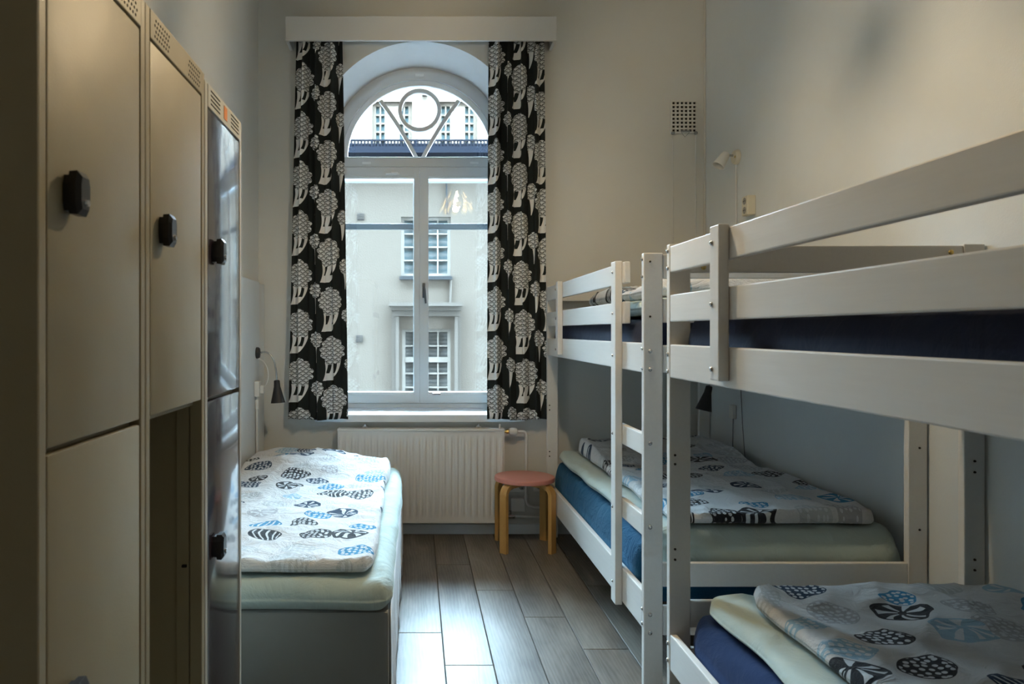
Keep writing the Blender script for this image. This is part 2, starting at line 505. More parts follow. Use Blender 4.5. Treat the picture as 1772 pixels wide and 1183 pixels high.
# ------------------------------------------------------------------ room shell
XL, XR, YB, YF, ZC = -1.045, 1.915, 4.90, -0.95, 3.62
floor = struct(MB().box(XL - .1, XR + .1, YF - .1, YB + .6, -0.10, -0.012).build('floor', M['underfloor']))
PW, PL = 0.196, 1.28
cols = [(-6 + i) for i in range(16)]
plank_cache = {}
def plank(x0, x1, y0, y1):
    key = (round(x1 - x0, 3), round(y1 - y0, 3))
    c = ((x0 + x1) / 2, (y0 + y1) / 2, 0)
    if key in plank_cache:
        o = plank_cache[key].copy(); COL.objects.link(o); o.location = c
        return o
    g = 0.0012
    w, l = key[0] / 2 - g, key[1] / 2 - g
    mb = MB(); ch = 0.0022
    mb.add([(-w, -l, -.012), (w, -l, -.012), (w, l, -.012), (-w, l, -.012), (-w, -l, -ch), (w, -l, -ch), (w, l, -ch), (-w, l, -ch),
            (-w + ch, -l + ch, 0), (w - ch, -l + ch, 0), (w - ch, l - ch, 0), (-w + ch, l - ch, 0)],
           [(0, 3, 2, 1), (0, 1, 5, 4), (1, 2, 6, 5), (2, 3, 7, 6), (3, 0, 4, 7), (4, 5, 9, 8), (5, 6, 10, 9), (6, 7, 11, 10), (7, 4, 8, 11), (8, 9, 10, 11)])
    o = mb.build('plank', M['plank']); o.parent = floor; o.location = c
    plank_cache[key] = o
    return o
seam0 = 0.115 - 6 * PW
starts = {4: 3.60, 5: 3.29, 6: 4.25, 7: 3.83, 8: 3.47, 9: 3.12}
for i in range(17):
    x0 = max(seam0 + i * PW, XL); x1 = min(seam0 + (i + 1) * PW, XR)
    if x1 - x0 < 0.01: continue
    ys = starts.get(i, None)
    if ys is None: ys = 3.2 + (i * 0.43) % 1.2
    joints = [YB]
    y = ys
    while y > YB: y -= PL
    while y > YF:
        joints.append(y); y -= PL
    joints.append(YF)
    for a, bb in zip(joints[1:], joints[:-1]):
        if bb - a > 0.02: plank(x0, x1, a, bb)

wl = struct(MB().box(XL - .1, XL, YF - .1, YB, 0, ZC).build('wall_left', M['wall']))
wr = struct(MB().box(XR, XR + .1, YF - .1, YB, 0, ZC).build('wall_right', M['wall_right']))
wf = struct(MB().box(XL, XR, YF - .1, YF, 0, ZC).build('wall_front', M['wall']))
ce = struct(MB().box(XL - .1, XR + .1, YF - .1, YB + .6, ZC, ZC + .1).build('ceiling', M['ceiling']))

# window wall with splayed arched opening
XC, ZS, ZB = 0.025, 2.57, 0.745
def outline(R, zb, n=40):
    pts = [(XC - R, zb)]
    for k in range(n + 1):
        a = PI - PI * k / n
        pts.append((XC + R * math.cos(a), ZS + R * math.sin(a)))
    pts.append((XC + R, zb))
    return pts
Y1, Y2 = 5.21, 5.50
bm = bmesh.new()
def fill_face(y, R):
    ol = outline(R, ZB)
    out = [(XL - .1, 0), (XR + .1, 0), (XR + .1, ZC), (XL - .1, ZC)]
    vi = [bm.verts.new((x, y, z)) for x, z in ol]; vo = [bm.verts.new((x, y, z)) for x, z in out]
    es = [bm.edges.new((vi[i], vi[(i + 1) % len(vi)])) for i in range(len(vi))] + [bm.edges.new((vo[i], vo[(i + 1) % 4])) for i in range(4)]
    bmesh.ops.triangle_fill(bm, edges=es, use_beauty=True)
    return vi
va = fill_face(YB, 0.69); vb = fill_face(Y2, 0.64)
vm = [bm.verts.new((x, Y1, z)) for x, z in outline(0.645, ZB)]
reveal_faces = []
for A, B in ((va, vm), (vm, vb)):
    for i in range(len(A)):
        j = (i + 1) % len(A)
        reveal_faces.append(bm.faces.new((A[i], A[j], B[j], B[i])))
bmesh.ops.recalc_face_normals(bm, faces=bm.faces[:])
for f in reveal_faces: f.material_index = 1; f.smooth = True
me = bpy.data.meshes.new('wall_back'); bm.to_mesh(me); bm.free()
me.materials.append(M['wall']); me.materials.append(M['reveal'])
try: me.set_sharp_from_angle(angle=math.radians(40))
except Exception: pass
wb = bpy.data.objects.new('wall_back', me); COL.objects.link(wb); struct(wb)

bb = struct(MB().bbox(XL, XR, 4.882, 4.899, 0.001, 0.068, 0.003).build('baseboard_back', M['sill_white']))
bl = struct(MB().bbox(XL + .001, XL + .016, 2.2, 4.88, 0.001, 0.068, 0.003).build('baseboard_left', M['sill_white']))
br = struct(MB().bbox(XR - .014, XR - .001, -.9, 4.88, 0.001, 0.068, 0.003).build('baseboard_right', M['sill_white']))
# paint edge strip in the far right corner
struct(MB().bbox(XR - .012, XR - .001, 4.885, 4.899, 0.07, ZC - .01, 0.002).build('trim_1', M['wall']))

# ------------------------------------------------------------------ window
win = bpy.data.objects.new('window_1', None); COL.objects.link(win); win.location = (XC, Y1, 0.8); struct(win)
tag(win, 'tall arched double casement window with round tracery fanlight')
YFm = 5.225
def arc(R, zb=None, n=40):
    p = [(XC + R * math.cos(PI - PI * k / n), ZS + R * math.sin(PI - PI * k / n)) for k in range(n + 1)]
    if zb is not None: p = [(XC - R, zb)] + p + [(XC + R, zb)]
    return p
MB().band(arc(0.605, 0.795), arc(0.642, 0.795), YFm + .03, YFm + .10).build('outer_frame', M['win_paint'], win, 40)
MB().band(arc(0.548), arc(0.604), YFm, YFm + .07).build('arch_frame', M['win_paint'], win, 40)
MB().band(arc(0.512), arc(0.547), YFm + .02, YFm + .06).build('arch_sash', M['sill_white'], win, 40)
MB().bbox(XC - .604, XC + .604, YFm, YFm + .07, 2.500, 2.562, .004).bbox(XC - .604, XC + .604, YFm - .012, YFm + .05, 2.562, 2.570, .003).build('transom', M['win_paint'], win)
MB().bbox(XC - .604, XC + .604, YFm + .008, YFm + .07, 0.797, 0.832, .004).build('bottom_frame', M['win_paint'], win)
MB().prism_y(arc(0.516), YFm + .038, YFm + .044).build('pane', M['glass'], win)
# tracery
cz = 2.909
ci = [(XC + .126 * math.cos(2 * PI * k / 40), cz + .126 * math.sin(2 * PI * k / 40)) for k in range(41)]
co = [(XC + .152 * math.cos(2 * PI * k / 40), cz + .152 * math.sin(2 * PI * k / 40)) for k in range(41)]
MB().band(ci, co, YFm + .022, YFm + .060).build('tracery_ring', M['win_paint'], win, 40)
for sgn in (-1, 1):
    inn, out = [], []
    for k in range(9):
        t = k / 8
        px = 0.022 + 0.255 * t + 0.02 * t * (1 - t) * -1.2
        pz = 2.572 + 0.445 * t - 0.04 * t * t
        nx, nz = 0.87, -0.50
        inn.append((XC + sgn * (px - nx * .0125), pz - nz * .0125)); out.append((XC + sgn * (px + nx * .0125), pz + nz * .0125))
    MB().band(inn, out, YFm + .022, YFm + .060).build('tracery_bar', M['win_paint'], win)
# two casements
for sgn in (-1, 1):
    x0, x1 = (XC - .602, XC - .0005) if sgn < 0 else (XC + .0005, XC + .602)
    mw_in = 0.040 if sgn < 0 else 0.062
    zi0, zi1, zo0, zo1 = 0.895, 2.432, 0.834, 2.498
    xi0 = x0 + (0.055 if sgn < 0 else mw_in); xi1 = x1 - (mw_in if sgn < 0 else 0.055)
    y0, y1 = YFm - .006, YFm + .05
    s = MB()
    s.bbox(x0, xi0, y0, y1, zo0, zo1, .003).bbox(xi1, x1, y0, y1, zo0, zo1, .003).bbox(xi0 - .002, xi1 + .002, y0 + .001, y1, zo0, zi0, .003).bbox(xi0 - .002, xi1 + .002, y0 + .001, y1, zi1, zo1, .003)
    sash = s.build('casement', M['win_paint'], win)
    MB().box(xi0, xi1, YFm + .02, YFm + .026, zi0, zi1).build('pane', M['glass'], sash)
    g = 0.012
    MB().bbox(xi0, xi1, YFm + .002, YFm + .019, zi0, zi0 + .016, .002).bbox(xi0, xi1, YFm + .002, YFm + .019, zi1 - .012, zi1, .002).build('glazing_bead', M['sill_white'], sash)
    # outer sash with horizontal glazing bar
    oy0, oy1 = YFm + .10, YFm + .14
    o = MB()
    o.bbox(x0, x0 + .045, oy0, oy1, .84, 2.50, .003).bbox(x1 - .045, x1, oy0, oy1, .84, 2.50, .003).bbox(x0 + .044, x1 - .044, oy0, oy1, .84, .905, .003).bbox(x0 + .044, x1 - .044, oy0, oy1, 2.415, 2.50, .003)
    os_ = o.build('outer_casement', M['win_paint'], win)
    MB().bbox(x0 + .045, x1 - .045, oy0, oy1, 2.075, 2.115, .003).build('glazing_bar', M['outer_sash'], os_)
    MB().box(x0 + .045, x1 - .045, oy0 + .02, oy0 + .025, .905, 2.074).build('pane', M['glass'], os_)
    MB().box(x0 + .045, x1 - .045, oy0 + .02, oy0 + .025, 2.116, 2.415).build('pane', M['glass'], os_)
    # small plates on the rails
    lx = XC - .19 if sgn < 0 else XC + .115
    MB().bbox(lx - .05, lx + .045, YFm - .018, YFm - .007, 2.443, 2.455, .002).bbox(lx - .01, lx + .035, YFm - .026, YFm - .018, 2.449, 2.460, .002).build('latch', M['sill_white'], sash) if sgn < 0 else \
        MB().bbox(lx - .025, lx + .03, YFm - .02, YFm - .007, .893, .905, .002).build('latch', M['chrome'], sash)
hd = MB().bbox(XC + .020, XC + .040, YFm - .018, YFm - .006, 1.575, 1.680, .004)
hd.tube([(XC + .030, YFm - .018, 1.655), (XC + .030, YFm - .05, 1.655), (XC + .034, YFm - .052, 1.63), (XC + .044, YFm - .052, 1.535)], [.008, .008, .009, .007], 8)
hd.build('handle', M['outer_sash'], win, 40)
for (vx, vz) in ((XC, 3.148), (XC - .375, 2.527), (XC + .385, 2.527)):
    mb = MB().bbox(vx - .03, vx + .03, YFm - .006, YFm + .002, vz - .009, vz + .009, .002)
    mb.build('maker_plate', M['sill_white'], win)
# sill
sl = MB().prism([(XC - .688, 4.842), (XC + .688, 4.842), (XC + .688, 4.902), (XC + .646, Y1 - .0), (XC + .640, YFm + .09), (XC - .640, YFm + .09), (XC - .646, Y1), (XC - .688, 4.902)], 0.747, 0.793)
sl.build('window_sill', M['sill_white'], win)

# ------------------------------------------------------------------ street outside
YS = 17.0
PXM = 1280 / YS
def fx(px): return (px - 720) / PXM
def fz(py): return EYE - (py - 573) / PXM
street = struct(MB().box(-22, 22, 5.6, 30, -4.2, -4.0).build('street', M['street']))
own = MB().box(-20, 20, 4.95, 5.60, 3.73, 19).box(-20, XL - .11, 4.95, 5.60, -4.0, 3.73).box(XR + .11, 20, 4.95, 5.60, -4.0, 3.73).box(XL - .11, XR + .11, 4.95, 5.60, -4.0, -.11)
struct(own.build('wall_light_block', M['facade_cream']))  # unseen upper floors and flanks, added to keep sky light off the facade opposite
bld = thing('apartment_building', (0, YS, -4.0), 'grey plastered apartment building across the street, seen through the window', 'building')
# facade wall with window openings cut as rectangles
def wall_with_holes(x0, x1, z0, z1, holes, y0, y1):
    xs = sorted({x0, x1, *[h[0] for h in holes], *[h[1] for h in holes]}); zs = sorted({z0, z1, *[h[2] for h in holes], *[h[3] for h in holes]})
    mb = MB()
    for a, b_ in zip(xs[:-1], xs[1:]):
        for c, d in zip(zs[:-1], zs[1:]):
            mx, mz = (a + b_) / 2, (c + d) / 2
            if any(h[0] < mx < h[1] and h[2] < mz < h[3] for h in holes): continue
            mb.box(a, b_, y0, y1, c, d)
    return mb
W1 = (fx(694), fx(780), fz(478), fz(375))
W2 = (fx(696), fx(780), fz(700), fz(569))
WX = []
for dx in (-4.6, 4.6):
    for w in (W1, W2): WX.append((w[0] + dx, w[1] + dx, w[2], w[3]))
holes = [W1, W2] + WX
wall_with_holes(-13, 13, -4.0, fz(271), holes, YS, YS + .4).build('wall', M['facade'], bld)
def ext_window(par, w, y, rows, cols, pmat, fr=0.07, bar=0.035, gap=0.10, transom=None, name='window', fmat=None):
    """two casements, each with a grid of panes"""
    x0, x1, z0, z1 = w
    mb = MB(); yy0, yy1 = y + .10, y + .18
    mb.box(x0, x0 + fr, yy0, yy1, z0, z1).box(x1 - fr, x1, yy0, yy1, z0, z1).box(x0 + fr, x1 - fr, yy0, yy1, z0, z0 + fr).box(x0 + fr, x1 - fr, yy0, yy1, z1 - fr, z1)
    xm = (x0 + x1) / 2
    mb.box(xm - gap / 2, xm + gap / 2, yy0 - .02, yy1, z0 + fr, z1 - fr)
    zr = [z0 + fr + (z1 - z0 - 2 * fr) * k / rows for k in range(rows + 1)]
    panes = []
    for (a, c) in ((x0 + fr, xm - gap / 2), (xm + gap / 2, x1 - fr)):
        for k in range(1, cols):
            q = a + (c - a) * k / cols
            mb.box(q - bar / 2, q + bar / 2, yy0 + .01, yy1 - .02, z0 + fr, z1 - fr)
        for k in range(1, rows):
            t = bar if k != transom else bar * 3.4
            mb.box(a, c, yy0 + .012 - (0.02 if k == transom else 0), yy1 - .022, zr[k] - t / 2, zr[k] + t / 2)
        for i in range(cols):
            for k in range(rows):
                panes.append((a + (c - a) * i / cols, a + (c - a) * (i + 1) / cols, zr[k], zr[k + 1]))
    wo = mb.build(name, fmat or M['ext_frame'], par)
    for p in panes:
        MB().box(p[0], p[1], yy1 - .02, yy1 - .01, p[2], p[3]).build('pane', pmat, wo)
    return wo
ext_window(bld, W1, YS, 4, 2, M['pane_blue'])
ext_window(bld, W2, YS, 5, 2, M['pane_grey'], transom=3)
for i, w in enumerate(WX):
    ext_window(bld, w, YS, 4, 1, M['pane_grey'] if i % 2 else M['pane_blue'])
for dx in (-4.6, 0, 4.6):
    MB().box(W1[0] - .03 + dx, W1[1] + .03 + dx, YS - .12, YS + .1, fz(484), fz(478)).build('window_ledge', M['ext_sill'], bld)
    s = MB()
    for (a, c) in ((fx(678), fx(691)), (fx(786), fx(797))):
        s.box(a + dx, c + dx, YS - .07, YS, -2.0, fz(546))
    for (a, c) in ((fx(685), fx(690.5)), (fx(786.5), fx(792))):
        s.box(a + dx, c + dx, YS - .12, YS, -2.0, fz(548))
    s.build('surround', M['stone'], bld)
    h = MB().box(fx(680) + dx, fx(795) + dx, YS - .10, YS, fz(547), fz(537)).box(fx(677) + dx, fx(797) + dx, YS - .2, YS, fz(537), fz(530)).box(fx(674) + dx, fx(799) + dx, YS - .32, YS, fz(530), fz(524))
    h.build('cornice', M['stone'], bld)
for (px, py) in ((624, 375), (622, 586)):
    x, z = fx(px), fz(py)
    v = MB().box(x - .075, x + .075, YS - .015, YS, z - .075, z + .075).build('wall_vent', M['eave'], bld)
    for k in range(4):
        MB().box(x - .07, x + .07, YS - .035, YS - .016, z - .058 + k * .034, z - .042 + k * .034).build('louvre', M['stone'], v)
MB().tube([(fx(772), YS - .03, fz(300)), (fx(773.5), YS - .03, fz(370))], .022, 6).build('cable', M['ext_sill'], bld)
MB().tube([(fx(780), YS - .03, fz(484)), (fx(779), YS - .03, fz(524))], .03, 6).build('drain_pipe', M['stone'], bld)
# eave: gutter, fascia and snow guard of upright bars
ev = MB().box(-13, 13, YS - .45, YS + 3.2, fz(272), fz(268)).box(-13, 13, YS - .40, YS - .0, fz(268), fz(262)).build('eave', M['eave'], bld)
g = MB()
z0, z1 = fz(262), fz(247)
g.box(-9, 9, YS - .30, YS - .26, z1 - .03, z1).box(-9, 9, YS - .30, YS - .26, z0 + .02, z0 + .05)
x = -3.2
while x < 3.2:
    g.box(x, x + .03, YS - .29, YS - .27, z0, z1); x += .075
for q in range(-9, 10): g.box(q - .02, q + .02, YS - .31, YS - .25, z0 - .02, z1)
tag(g.build('snow_guard', M['eave'], bld), kind='stuff')
MB().box(-13, 13, YS - .20, YS - .15, fz(262), fz(252)).build('gutter_back', M['eave'], bld)

YU = 20.3
PU = 1280 / YU
def ux(px): return (px - 720) / PU
def uz(py): return EYE - (py - 573) / PU
up = thing('upper_building', (0, YU, -4.0), 'cream building with tall paned windows above the dark roof eave', 'building')
WU = [(ux(644), ux(713), uz(262), uz(176)), (ux(758), ux(826), uz(262), uz(176))]
WU += [(w[0] + d, w[1] + d, w[2], w[3]) for w in WU[:1] for d in (-1.9, 3.7)]
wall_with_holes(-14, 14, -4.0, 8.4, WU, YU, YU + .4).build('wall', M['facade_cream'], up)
for w in WU[:2]:
    ext_window(up, w, YU, 5, 2, M['pane_high'], fr=.10, bar=.05, gap=.42, fmat=M['facade_cream'])
for w in WU[2:]:
    ext_window(up, w, YU, 5, 1, M['pane_high'], fr=.10, bar=.05, gap=.42, fmat=M['facade_cream'])
MB().box(ux(731), ux(739), YU - .12, YU, uz(167), uz(161)).build('wall_lamp', M['stone'], up)

# ------------------------------------------------------------------ pelmet and curtains
pel = thing('curtain_pelmet', (0.03, 4.9, 3.2), 'white boxed curtain pelmet board above the arched window', 'pelmet')
MB().bbox(-.834, .897, 4.722, 4.742, 3.196, 3.350, .002).build('front_board', M['pelmet'], pel)
MB().bbox(-.834, -.814, 4.743, 4.899, 3.196, 3.350, .002).build('end_board', M['pelmet'], pel)
MB().bbox(.877, .897, 4.743, 4.899, 3.196, 3.350, .002).build('end_board', M['pelmet'], pel)
MB().bbox(-.813, .876, 4.743, 4.899, 3.333, 3.350, .002).build('top_board', M['pelmet'], pel)
MB().bbox(-.812, .875, 4.795, 4.812, 3.272, 3.290, .003).build('curtain_track', M['white_plastic'], pel)

def curtain(name, xt0, xt1, xb0, xb1, phases, label, u_off):
    t = thing(name, ((xb0 + xb1) / 2, 4.80, 0.767), label, 'curtain', 'tree print curtains')
    nx, nz = 150, 90
    z0, z1 = 0.768, 3.27
    mb = MB(); uv = []
    folds = phases
    # arc length along one row to keep the print undistorted
    def fold(s, tz):
        amp = 0.034 + 0.010 * math.sin(3 * tz + 2 * s)
        p = 2 * PI * (folds * s + 0.10 * math.sin(5 * s + 1.7 * tz) + 0.05 * math.sin(4 * tz))
        y = amp * (math.sin(p) * 0.8 + 0.28 * math.sin(2 * p + 0.8))
        xx = 0.010 * math.sin(2 * p + 1.0)
        return xx, y
    for j in range(nz + 1):
        tz = j / nz
        z = z1 + (z0 - z1) * tz
        e = tz ** 0.8
        a, c = xt0 + (xb0 - xt0) * e, xt1 + (xb1 - xt1) * e
        L = 0.0; prev = None
        for i in range(nx + 1):
            s = i / nx
            dx, dy = fold(s, tz)
            x = a + (c - a) * s + dx * math.sin(PI * s)
            y = 4.797 + dy * .9
            if prev: L += math.hypot(x - prev[0], y - prev[1])
            prev = (x, y)
            mb.v.append((x, y, z + 0.004 * math.sin(9 * s) * tz))
            uv.append((L * .54 + u_off, z))
    for j in range(nz):
        for i in range(nx):
            q = j * (nx + 1) + i
            mb.f.append((q, q + 1, q + nx + 2, q + nx + 1))
    mb.uv = uv
    o = mb.build('cloth', M['curtain'], t, 'all')
    sol = o.modifiers.new('thickness', 'SOLIDIFY'); sol.thickness = 0.0022
    # hooks on the track
    for k in range(6):
        x = xt0 + (xt1 - xt0) * (k + .5) / 6
        MB().bbox(x - .004, x + .004, 4.797, 4.807, 3.262, 3.276, .001).build('hook', M['white_plastic'], t)
    return t
curtain('curtain', -.775, -.480, -.832, -.440, 3.6, 'black and white tree print curtain hanging left of the window, beside black bed lamp', 0.02)
curtain('curtain', .472, .832, .462, .846, 4.6, 'black and white tree print curtain hanging right of the window, nearest the bunk bed', 0.19)

# ------------------------------------------------------------------ radiator
rad = thing('radiator', (0.03, 4.84, 0.097), 'white fluted panel radiator under the window sill', 'radiator')
rx0, rx1, rz0, rz1 = -.508, .573, .098, .707
nfl = 26
mb = MB()
# front panel: fluted profile in x, flat bands at top and bottom
zs = [rz0, rz0 + .030, rz0 + .055, rz0 + .075, rz1 - .085, rz1 - .065, rz1 - .040, rz1 - .012]
amps = [0, 0, .35, 1, 1, .35, 0, 0]
ns = nfl * 10
for z, am in zip(zs, amps):
    for i in range(ns + 1):
        s = i / ns
        ph = (s * nfl) % 1.0
        rib = max(0, min(1, (0.5 - abs(ph - .5) - .17) / .10))
        rib = rib * rib * (3 - 2 * rib)
        y = 4.795 - .010 * rib * am
        mb.v.append((rx0 + (rx1 - rx0) * s, y, z))
for j in range(len(zs) - 1):
    for i in range(ns):
        q = j * (ns + 1) + i
        mb.f.append((q, q + 1, q + ns + 2, q + ns + 1))
pan = mb.build('front_panel', M['radiator'], rad, 'all')
MB().bbox(rx0, rx1, 4.796, 4.806, rz0, rz1 - .014, .002).build('panel_core', M['radiator'], rad)
MB().bbox(rx0 - .002, rx1 + .002, 4.787, 4.872, rz1 - .014, rz1, .004).build('top_cover', M['radiator'], rad)
MB().bbox(rx0 - .002, rx0 + .003, 4.807, 4.870, rz0 + .01, rz1 - .016, .001).build('side_cover', M['radiator'], rad)
MB().bbox(rx1 - .003, rx1 + .002, 4.807, 4.870, rz0 + .01, rz1 - .016, .001).build('side_cover', M['radiator'], rad)
MB().bbox(rx0 + .004, rx1 - .004, 4.860, 4.870, rz0, rz1 - .016, .002).build('rear_panel', M['radiator'], rad)
for x in (-.335, .41):
    MB().bbox(x - .018, x + .018, 4.862, 4.899, rz1 + .001, rz1 + .012, .002).bbox(x - .006, x + .006, 4.85, 4.875, rz1, rz1 + .022, .002).build('bracket', M['chrome'], rad)
MB().tube([(.545, 4.82, rz1), (.545, 4.82, rz1 + .028)], .006, 8).build('bleed_valve', M['radiator'], rad)
vz = .685
val = MB().tube([(.574, 4.835, vz), (.605, 4.835, vz)], .009, 10).tube([(.590, 4.835, vz), (.604, 4.835, vz)], .014, 8).build('valve', M['brass'], rad, 40)
MB().lathe([(.010, .605), (.021, .610), (.026, .622), (.026, .648), (.020, .660), (.006, .664)], (0, 4.835, vz), 'X', 16).build('thermostat_knob', M['white_plastic'], val, 40)
# heating pipe beside the radiator
def bend(pts, r=.04, n=6):
    pts = [Vector(p) for p in pts]; out = [pts[0]]
    for a, b_, c in zip(pts[:-2], pts[1:-1], pts[2:]):
        d1 = (a - b_).normalized(); d2 = (c - b_).normalized(); rr = min(r, (a - b_).length * .49, (c - b_).length * .49)
        p1 = b_ + d1 * rr; p2 = b_ + d2 * rr
        for k in range(n + 1):
            t = k / n
            out.append(p1 * (1 - t) ** 2 + b_ * 2 * t * (1 - t) + p2 * t * t)
    out.append(pts[-1]); return out
MB().tube(bend([(.662, 4.838, vz), (.722, 4.842, vz), (.722, 4.858, .19), (.90, 4.858, .175)], .055), .0105, 10).build('supply_pipe', M['pipe'], rad, 60)
MB().tube([(.722, 4.858, .27), (.722, 4.858, .235)], .015, 10).build('pipe_collar', M['pipe'], rad, 60)
MB().tube(bend([(.577, 4.848, .128), (.66, 4.852, .128), (.90, 4.852, .115)], .03), .0095, 10).build('return_pipe', M['pipe'], rad, 60)
MB().tube([(.60, 4.848, .128), (.645, 4.85, .128)], .015, 8).tube([(.615, 4.85, .128), (.615, 4.85, .165)], .010, 8).build('return_valve', M['chrome'], rad, 60)

# sockets behind the stool
def wall_socket(x, z, w, h, label, n):
    t = thing('wall_socket', (x, 4.899, z), label, 'socket')
    MB().bbox(x - w / 2, x + w / 2, 4.872, 4.899, z - h / 2, z + h / 2, .004).build('cover', M['white_plastic'], t)
    for k in range(n):
        cx = x + (k - (n - 1) / 2) * .072
        wl_ = MB().lathe([(.021, 4.8715), (.021, 4.8705), (.016, 4.8700)], (cx, 0, z), 'Y', 18).build('socket_well', M['grey_plastic'], t, 40)
        MB().lathe([(.004, 4.8695), (.004, 4.8685)], (cx, 0, z + .009), 'Y', 8).build('pin_hole', M['dark'], wl_)
        MB().lathe([(.004, 4.8695), (.004, 4.8685)], (cx, 0, z - .009), 'Y', 8).build('pin_hole', M['dark'], wl_)
wall_socket(.662, .317, .118, .072, 'double white wall socket low behind the pink stool', 2)
wall_socket(.815, .320, .082, .072, 'single white wall socket behind the pink stool, nearest the bunk', 1)
t = thing('junction_box', (.672, 4.899, .195), 'square white junction box on the wall behind the pink stool', 'box')
MB().bbox(.625, .715, 4.868, 4.899, .152, .240, .004).build('cover', M['white_plastic'], t)
MB().tube([(.668, 4.884, .241), (.664, 4.886, .279)], .004, 6).build('cable', M['cable_white'], t)

# ------------------------------------------------------------------ stool
ST = (.676, 4.61)
stool = thing('stool', (ST[0], ST[1], 0), 'round stool with salmon pink seat and bent birch legs by the radiator', 'stool')
MB().lathe([(.10, .411), (.178, .411), (.186, .414), (.187, .432), (.184, .438), (.178, .440), (.001, .440)], (ST[0], ST[1], 0), 'Z', 56).build('seat', M['pink'], stool, 40)
for sx_, sy_ in ((-1, -1), (1, -1), (1, 1), (-1, 1)):
    dv = Vector((sx_, sy_, 0)).normalized(); tn = Vector((-dv.y, dv.x, 0))
    prof = [(.07, .398)]
    R0, zt = .205, .398
    rb = .055
    for k in range(9):
        a = PI / 2 * (1 - k / 8)
        prof.append((R0 - rb + rb * math.cos(a), zt - rb + rb * math.sin(a)))
    prof.append((R0, .0))
    w, th = .024, .0125
    # offset profile both ways
    vs = []; 
    for i, (r, z) in enumerate(prof):
        p0 = prof[max(0, i - 1)]; p1 = prof[min(len(prof) - 1, i + 1)]
        d = Vector((p1[0] - p0[0], p1[1] - p0[1])).normalized(); n_ = Vector((-d.y, d.x))
        for s in (1, -1):
            rr, zz = r + n_.x * th * s, z + n_.y * th * s
            for q in (-1, 1):
                vs.append(Vector((ST[0], ST[1], zz)) + dv * rr + tn * (w * q))
    fs = []
    for i in range(len(prof) - 1):
        a = i * 4; b_ = a + 4
        fs += [(a, a + 1, b_ + 1, b_), (a + 2, b_ + 2, b_ + 3, a + 3), (a, b_, b_ + 2, a + 2), (a + 1, a + 3, b_ + 3, b_ + 1)]
    fs += [(0, 2, 3, 1), tuple(len(prof) * 4 - 4 + k for k in (0, 1, 3, 2))]
    MB().add(vs, fs).build('leg', M['birch'], stool, 35)

# ------------------------------------------------------------------ bedding helper
def sstep(a, b_, x):
    t = max(0, min(1, (x - a) / (b_ - a))); return t * t * (3 - 2 * t)
def pad(name, x0, x1, y0, y1, zb, T, r, mat, parent=None, wr=0.004, nx=60, ny=90, wob=0.008, seed=0.0, round_c=0.06, uvrot=0.0, top=None, uvo=(0, 0), full=False):
    """soft slab: bottom at zb(x,y), thickness T, rounded rim, wrinkled top"""
    zbf = zb if callable(zb) else (lambda x, y: zb)
    mb = MB(); uv = []
    def rim(d):
        q = max(0.0, min(1.0, d / r)); return math.sqrt(max(0.0, 1 - (1 - q) ** 2))
    def spacing(n):
        # denser near both ends
        return [0.5 - 0.5 * math.cos(PI * i / n) * (0.55 + 0.45 * abs(math.cos(PI * i / n)) ** 2) if False else i / n for i in range(n + 1)]
    xs = spacing(nx); ys = spacing(ny)
    def edge_pack(n, L):
        out = []
        m_ = max(5, n // 8)
        for k in range(m_): out.append(r * (1 - math.cos(PI / 2 * k / m_)))
        for k in range(n - 2 * m_ + 1): out.append(r + (L - 2 * r) * k / (n - 2 * m_))
        for k in range(m_ - 1, -1, -1): out.append(L - r * (1 - math.cos(PI / 2 * k / m_)))
        return out
    ax = edge_pack(nx, x1 - x0); ay = edge_pack(ny, y1 - y0)
    NX, NY = len(ax), len(ay)
    for side in (1, -1):
        for j in range(NY):
            for i in range(NX):
                u, v = ax[i], ay[j]
                dx = min(u, (x1 - x0) - u); dy = min(v, (y1 - y0) - v)
                h = rim(dx) * rim(dy)
                x, y = x0 + u, y0 + v
                # wobbly rim
                wx = wob * noise.noise((x * 3 + seed, y * 3, 5.1)) ; wy = wob * noise.noise((x * 3, y * 3 + seed, 9.3))
                # pull the corners in
                cxp = max(0, 1 - dx / round_c) * max(0, 1 - dy / round_c)
                px = x + wx + cxp * .25 * round_c * (1 if u < (x1 - x0) / 2 else -1)
                py = y + wy + cxp * .25 * round_c * (1 if v < (y1 - y0) / 2 else -1)
                base = zbf(x, y)
                if side > 0:
                    w_ = wr * (noise.noise((x * 5 + seed, y * 5, seed)) * 1.6 + noise.noise((x * 13, y * 11 + seed, 2.0)) * .7 + (1 - abs(noise.noise((x * 7 + seed, y * 4, 7.0)))) ** 6 * 1.0) * h
                    z = base + T * .45 + T * .55 * h + w_ + (top(x, y) * h if top else 0)
                else:
                    z = base + T * .45 * (1 - h)
                mb.v.append((px, py, z))
                if uvrot: uv.append((v + uvo[0], u + uvo[1]))
                else: uv.append((u + uvo[0], v + uvo[1]))
    off = NX * NY
    for j in range(NY - 1):
        for i in range(NX - 1):
            q = j * NX + i
            mb.f.append((q, q + 1, q + NX + 1, q + NX))
            mb.f.append((off + q, off + q + NX, off + q + NX + 1, off + q + 1))
    # stitch the rim
    ring = [i for i in range(NX)] + [j * NX + NX - 1 for j in range(1, NY)] + [(NY - 1) * NX + i for i in range(NX - 2, -1, -1)] + [j * NX for j in range(NY - 2, 0, -1)]
    for a, c in zip(ring, ring[1:] + ring[:1]):
        mb.f.append((a, off + a, off + c, c))
    mb.uv = uv
    return mb.build(name, mat, parent, 'all', origin=((x0 + x1) / 2, (y0 + y1) / 2, zbf((x0 + x1) / 2, (y0 + y1) / 2)) if parent is None else None)

